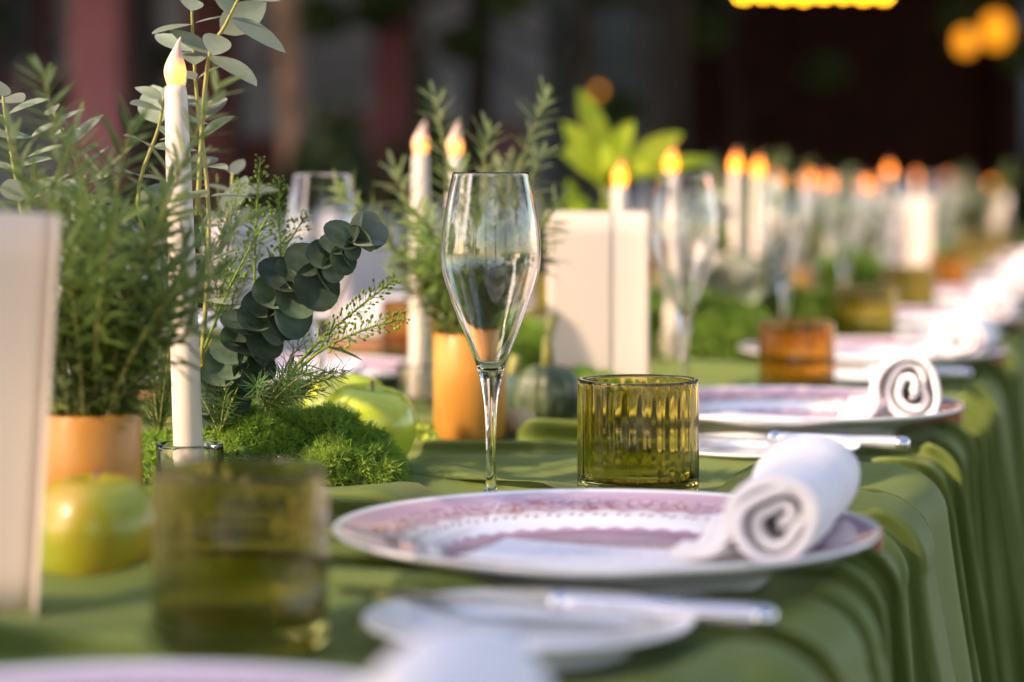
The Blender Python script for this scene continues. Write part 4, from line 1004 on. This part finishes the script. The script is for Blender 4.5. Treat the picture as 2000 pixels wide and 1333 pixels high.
pv = empty('dark_pavilion', (1.63, 12.0, 0)); tag(pv, 'dark brown timber pavilion behind the far end of the table', 'pavilion')
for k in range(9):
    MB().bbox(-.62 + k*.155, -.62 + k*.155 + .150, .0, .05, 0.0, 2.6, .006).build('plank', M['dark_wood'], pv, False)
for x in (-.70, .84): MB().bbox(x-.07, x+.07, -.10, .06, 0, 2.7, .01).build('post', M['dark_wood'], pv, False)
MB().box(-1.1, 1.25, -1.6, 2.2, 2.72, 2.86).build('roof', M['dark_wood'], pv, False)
gw = empty('garden_wall', (0, 17, 0)); tag(gw, 'tall grey green stained garden wall behind the trees', 'wall')
MB().box(-14, 16, 0, .4, 0, 4.2).build('masonry', M['garden_wall'], gw, False); MB().box(-14.1, 16.1, -.06, .46, 4.203, 4.3).build('coping', M['garden_wall'], gw, False)

def leafcloud(n, fun, seed, sz):
    r = np.random.default_rng(seed); P = fun(r, n); n = len(P)
    a = r.normal(size=(n, 3)); a /= np.linalg.norm(a, axis=1)[:, None]; b = np.cross(a, r.normal(size=(n, 3))); b /= np.linalg.norm(b, axis=1)[:, None]
    s_ = sz*r.uniform(.6, 1.3, (n, 1)); V = np.stack([P - a*s_, P + b*s_*.5, P + a*s_, P - b*s_*.5], 1).reshape(-1, 3)
    return quads_mesh('leaves', V, np.arange(n*4).reshape(-1, 4), False)
def crown_fun(cl):
    def f(r, n):
        i = r.integers(0, len(cl), n); c = np.array(cl)[i]; d = r.normal(size=(n, 3)); d /= np.linalg.norm(d, axis=1)[:, None]
        return c[:, :3] + d*c[:, 3:4]*(r.random((n, 1))**.45)*np.array([1, 1, .75])
    return f
tr = random.Random(3); limbs = MB(); cl = []
trunk_pts = [(0, 0, 0), (.02, .01, .8), (-.02, .03, 1.6), (.03, 0, 2.6), (0, .05, 3.6), (.05, 0, 4.8)]
limbs.tube(trunk_pts, [1.25, 1.0, .95, .85, .65, .35], 12)
for k in range(9):
    a = k*2.4; z0 = 2.3 + .25*k; p0 = Vector((0, 0, z0)); L_ = tr.uniform(1.3, 2.1); p1 = p0 + Vector((math.cos(a)*L_, math.sin(a)*L_, tr.uniform(.5, 1.3)))
    limbs.tube(bez(p0, p0.lerp(p1, .5) + Vector((0, 0, -.15)), p1, 7), [.42, .38, .33, .28, .22, .16, .1], 7)
    cl.append((*p1, tr.uniform(.8, 1.2))); cl.append((*(p0.lerp(p1, .6) + Vector((0, 0, .4))), tr.uniform(.6, .9)))
cl += [(0, 0, 5.2, 1.2), (.5, .3, 4.5, 1.1), (-.5, -.4, 4.6, 1.1)]
# trunk radii above are in units of RT
RT = .055
limbs_v = list(limbs.v)
def tree_trunk_mesh(rt):
    mb = MB(); t2 = random.Random(3)
    mb.tube(trunk_pts, [x*rt for x in (1.25, 1.0, .95, .85, .65, .35)], 12)
    for k in range(9):
        a = k*2.4; z0 = 2.3 + .25*k; p0 = Vector((0, 0, z0)); L_ = t2.uniform(1.3, 2.1); p1 = p0 + Vector((math.cos(a)*L_, math.sin(a)*L_, t2.uniform(.5, 1.3)))
        mb.tube(bez(p0, p0.lerp(p1, .5) + Vector((0, 0, -.15)), p1, 7), [x*rt for x in (.42, .38, .33, .28, .22, .16, .1)], 7)
        t2.uniform(0, 1); t2.uniform(0, 1)
    return mb.mesh('trunk')
crown_me = leafcloud(9000, crown_fun(cl), 3, .085)
tk = {r_: tree_trunk_mesh(r_) for r_ in (.045, .06, .09)}
def tree(x, y, r_, bark, lab, rz, grp=None):
    e = empty('tree', (x, y, 0), rz); tag(e, lab, 'tree', grp)
    put('trunk', tk[r_], M[bark], e); put('crown', crown_me, M['tree_leaf'], e)
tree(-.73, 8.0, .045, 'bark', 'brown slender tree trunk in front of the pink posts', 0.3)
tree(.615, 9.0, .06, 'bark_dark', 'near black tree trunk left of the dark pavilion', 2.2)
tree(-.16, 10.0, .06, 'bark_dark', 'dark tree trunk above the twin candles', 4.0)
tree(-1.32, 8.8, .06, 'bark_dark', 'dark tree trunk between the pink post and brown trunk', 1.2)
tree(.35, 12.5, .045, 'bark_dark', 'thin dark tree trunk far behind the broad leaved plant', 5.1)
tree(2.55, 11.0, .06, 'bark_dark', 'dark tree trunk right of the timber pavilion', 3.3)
for k, (x, y) in enumerate([(-4.5, 6.2), (-5.6, 8.4), (-7.5, 5.6), (-3.9, 9.2), (-7.8, 9.0), (4.4, 8.0), (4.8, 12.5), (1.2, 14.5), (-8, -10), (-2.4, -10), (2, -8.5), (6, -7), (8, -1), (7.2, 4), (-10, 0)]):  # mostly unseen trees, added to shade the background and block sky reflections
    tree(x, y, .09, 'bark', 'leafy surrounding garden tree added for shade', k*1.3, 'surrounding garden trees added for shade')
    if y < -2: scene.collection.objects[-1].parent.scale = (2.0 if abs(x) < 3 else 1.4,)*3  # trees behind the camera enlarged to darken reflections in the flutes

def sapling(x, y, zc, rad, n, lab, seed):
    r = random.Random(seed); e = empty('sapling', (x, y, 0)); tag(e, lab, 'tree', 'saplings behind the table')
    cl2 = []; sb = MB(); sb.tube([(0, 0, 0), (r.uniform(-.05, .05), 0, zc*.6), (r.uniform(-.1, .1), 0, zc + rad)], [.022, .018, .006], 7)
    for k in range(11):
        a = r.uniform(0, 6.28); q = Vector((math.cos(a)*rad*r.uniform(.4, 1), math.sin(a)*rad*r.uniform(.4, 1), zc + r.uniform(-.8, 1.0)*rad)); cl2.append((*q, rad*r.uniform(.16, .34)))
        sb.tube([(0, 0, q.z - rad*.4), q*.6 + Vector((0, 0, q.z*.35)), q], [.010, .007, .003], 5)
    sb.build('trunk', M['bark_dark'], e); put('crown', leafcloud(n, crown_fun(cl2), seed, .035), M['tree_leaf'], e)
for k, (x, y, zc, rad) in enumerate([(-2.0, 8.2, 1.75, .35), (-1.05, 9.6, 1.7, .55), (-.35, 8.6, 1.85, .5), (.15, 9.3, 1.6, .6), (.95, 10.2, 1.75, .6), (.42, 7.9, 1.9, .4), (2.2, 9.9, 1.7, .5), (-2.0, 10.0, 1.5, .5)]):
    sapling(x, y, zc, rad, 1500, ['slim sapling left of the pink post', 'leafy sapling beside the brown trunk', 'leafy sapling above the twin candles', 'leafy sapling above the tall flute', 'dark sapling left of the pavilion', 'sapling hanging over the broad leaved plant', 'olive sapling below the amber lanterns', 'leafy sapling close to the maroon panels'][k], 90 + k)
for x, y, sc, rz in [(-4.34, -3.53, 1.0, .4), (-6.2, -5.4, 1.3, 2.0), (-4.5, -4.9, 1.25, 3.1)]:  # unseen trees placed so their crowns shade the near settings
    tree(x, y, .09, 'bark', 'leafy surrounding garden tree added for shade', rz, 'surrounding garden trees added for shade')
    scene.collection.objects[-1].parent.scale = (sc,)*3
def shrub(x, y, hx, hy, z1, n, lab, seed, sz=.03):
    e = empty('shrub', (x, y, 0)); tag(e, lab, 'shrub')
    def f(r, n):
        d = r.normal(size=(n, 3)); d /= np.linalg.norm(d, axis=1)[:, None]; d[:, 2] = np.abs(d[:, 2])
        lump = 1 + .10*np.sin(d[:, :1]*9 + seed) + .08*np.sin(d[:, 1:2]*11) + .07*np.sin(d[:, 2:]*13)
        return d*np.array([hx, hy, z1])*lump*(.72 + .28*r.random((n, 1))**.4)
    put('foliage', leafcloud(n, f, seed, sz), M['hedge_leaf'], e)
    sb = MB(); r = random.Random(seed)
    for k in range(6): sb.tube([(0, 0, 0), (r.uniform(-.4, .4)*hx, r.uniform(-.4, .4)*hy, z1*.4), (r.uniform(-.7, .7)*hx, r.uniform(-.6, .6)*hy, z1*.75)], [.015, .01, .004], 5)
    sb.build('stem', M['bark_dark'], e)
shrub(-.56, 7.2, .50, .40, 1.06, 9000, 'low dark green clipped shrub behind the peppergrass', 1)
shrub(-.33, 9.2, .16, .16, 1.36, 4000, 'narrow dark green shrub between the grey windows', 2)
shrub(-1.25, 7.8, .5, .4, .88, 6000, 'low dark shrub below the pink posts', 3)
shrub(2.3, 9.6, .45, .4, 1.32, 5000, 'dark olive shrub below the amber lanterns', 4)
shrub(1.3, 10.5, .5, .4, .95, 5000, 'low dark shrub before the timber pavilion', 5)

# string lights and lanterns
st = empty('string_lights', (.86, 9.0, 1.70)); tag(st, 'row of glowing yellow festoon bulbs under the pavilion eave', 'string lights')
cable = MB(); cable.tube([(-.6 + 1.9*t, 0, .06 - .06*math.sin(math.pi*t)) for t in [k/12 for k in range(13)]], .004, 5); cable.build('cable', M['black_metal'], st)
bulb_me = MB().lathe([(0, -.026), (.010, -.023), (.0145, -.012), (.0130, .0), (.007, .012), (.006, .018), (0, .018)], 14).mesh('bulb')
sock_me = MB().lathe([(0, .018), (.0075, .018), (.0075, .036), (0, .036)], 10).mesh('socket')
for k in range(8):
    x = .005 + k*.075; b = put('bulb', bulb_me, M['bulb'], st, loc=(x, 0, -.02 + .004*math.sin(k*1.7))); put('socket', sock_me, M['black_metal'], b)
def lantern(px, py, d, r_, lab):
    p = at(px, py, d); e = empty('hanging_lantern', p); tag(e, lab, 'lantern')
    MB().lathe(smooth_prof([(0, -1.25*r_), (.6*r_, -1.1*r_), (r_, -.2*r_), (.85*r_, .7*r_), (.4*r_, 1.2*r_), (0, 1.25*r_)], 3), 20).build('globe', M['lantern_glow'], e)
    MB().lathe([(0, 1.24*r_), (.45*r_, 1.22*r_), (.4*r_, 1.5*r_), (.05*r_, 1.6*r_), (0, 1.6*r_)], 14).build('cap', M['black_metal'], e)
    MB().tube([(0, 0, 1.55*r_), (0, 0, 1.3)], .004, 5).build('cord', M['black_metal'], e)
lantern(1945, 60, 9.4, .055, 'larger amber hanging lantern beside the pavilion')
lantern(1886, 82, 9.0, .038, 'smaller amber hanging lantern beside the pavilion')
lantern(1170, 178, 8.0, .012, 'tiny amber hanging lamp behind the broad leaved plant')
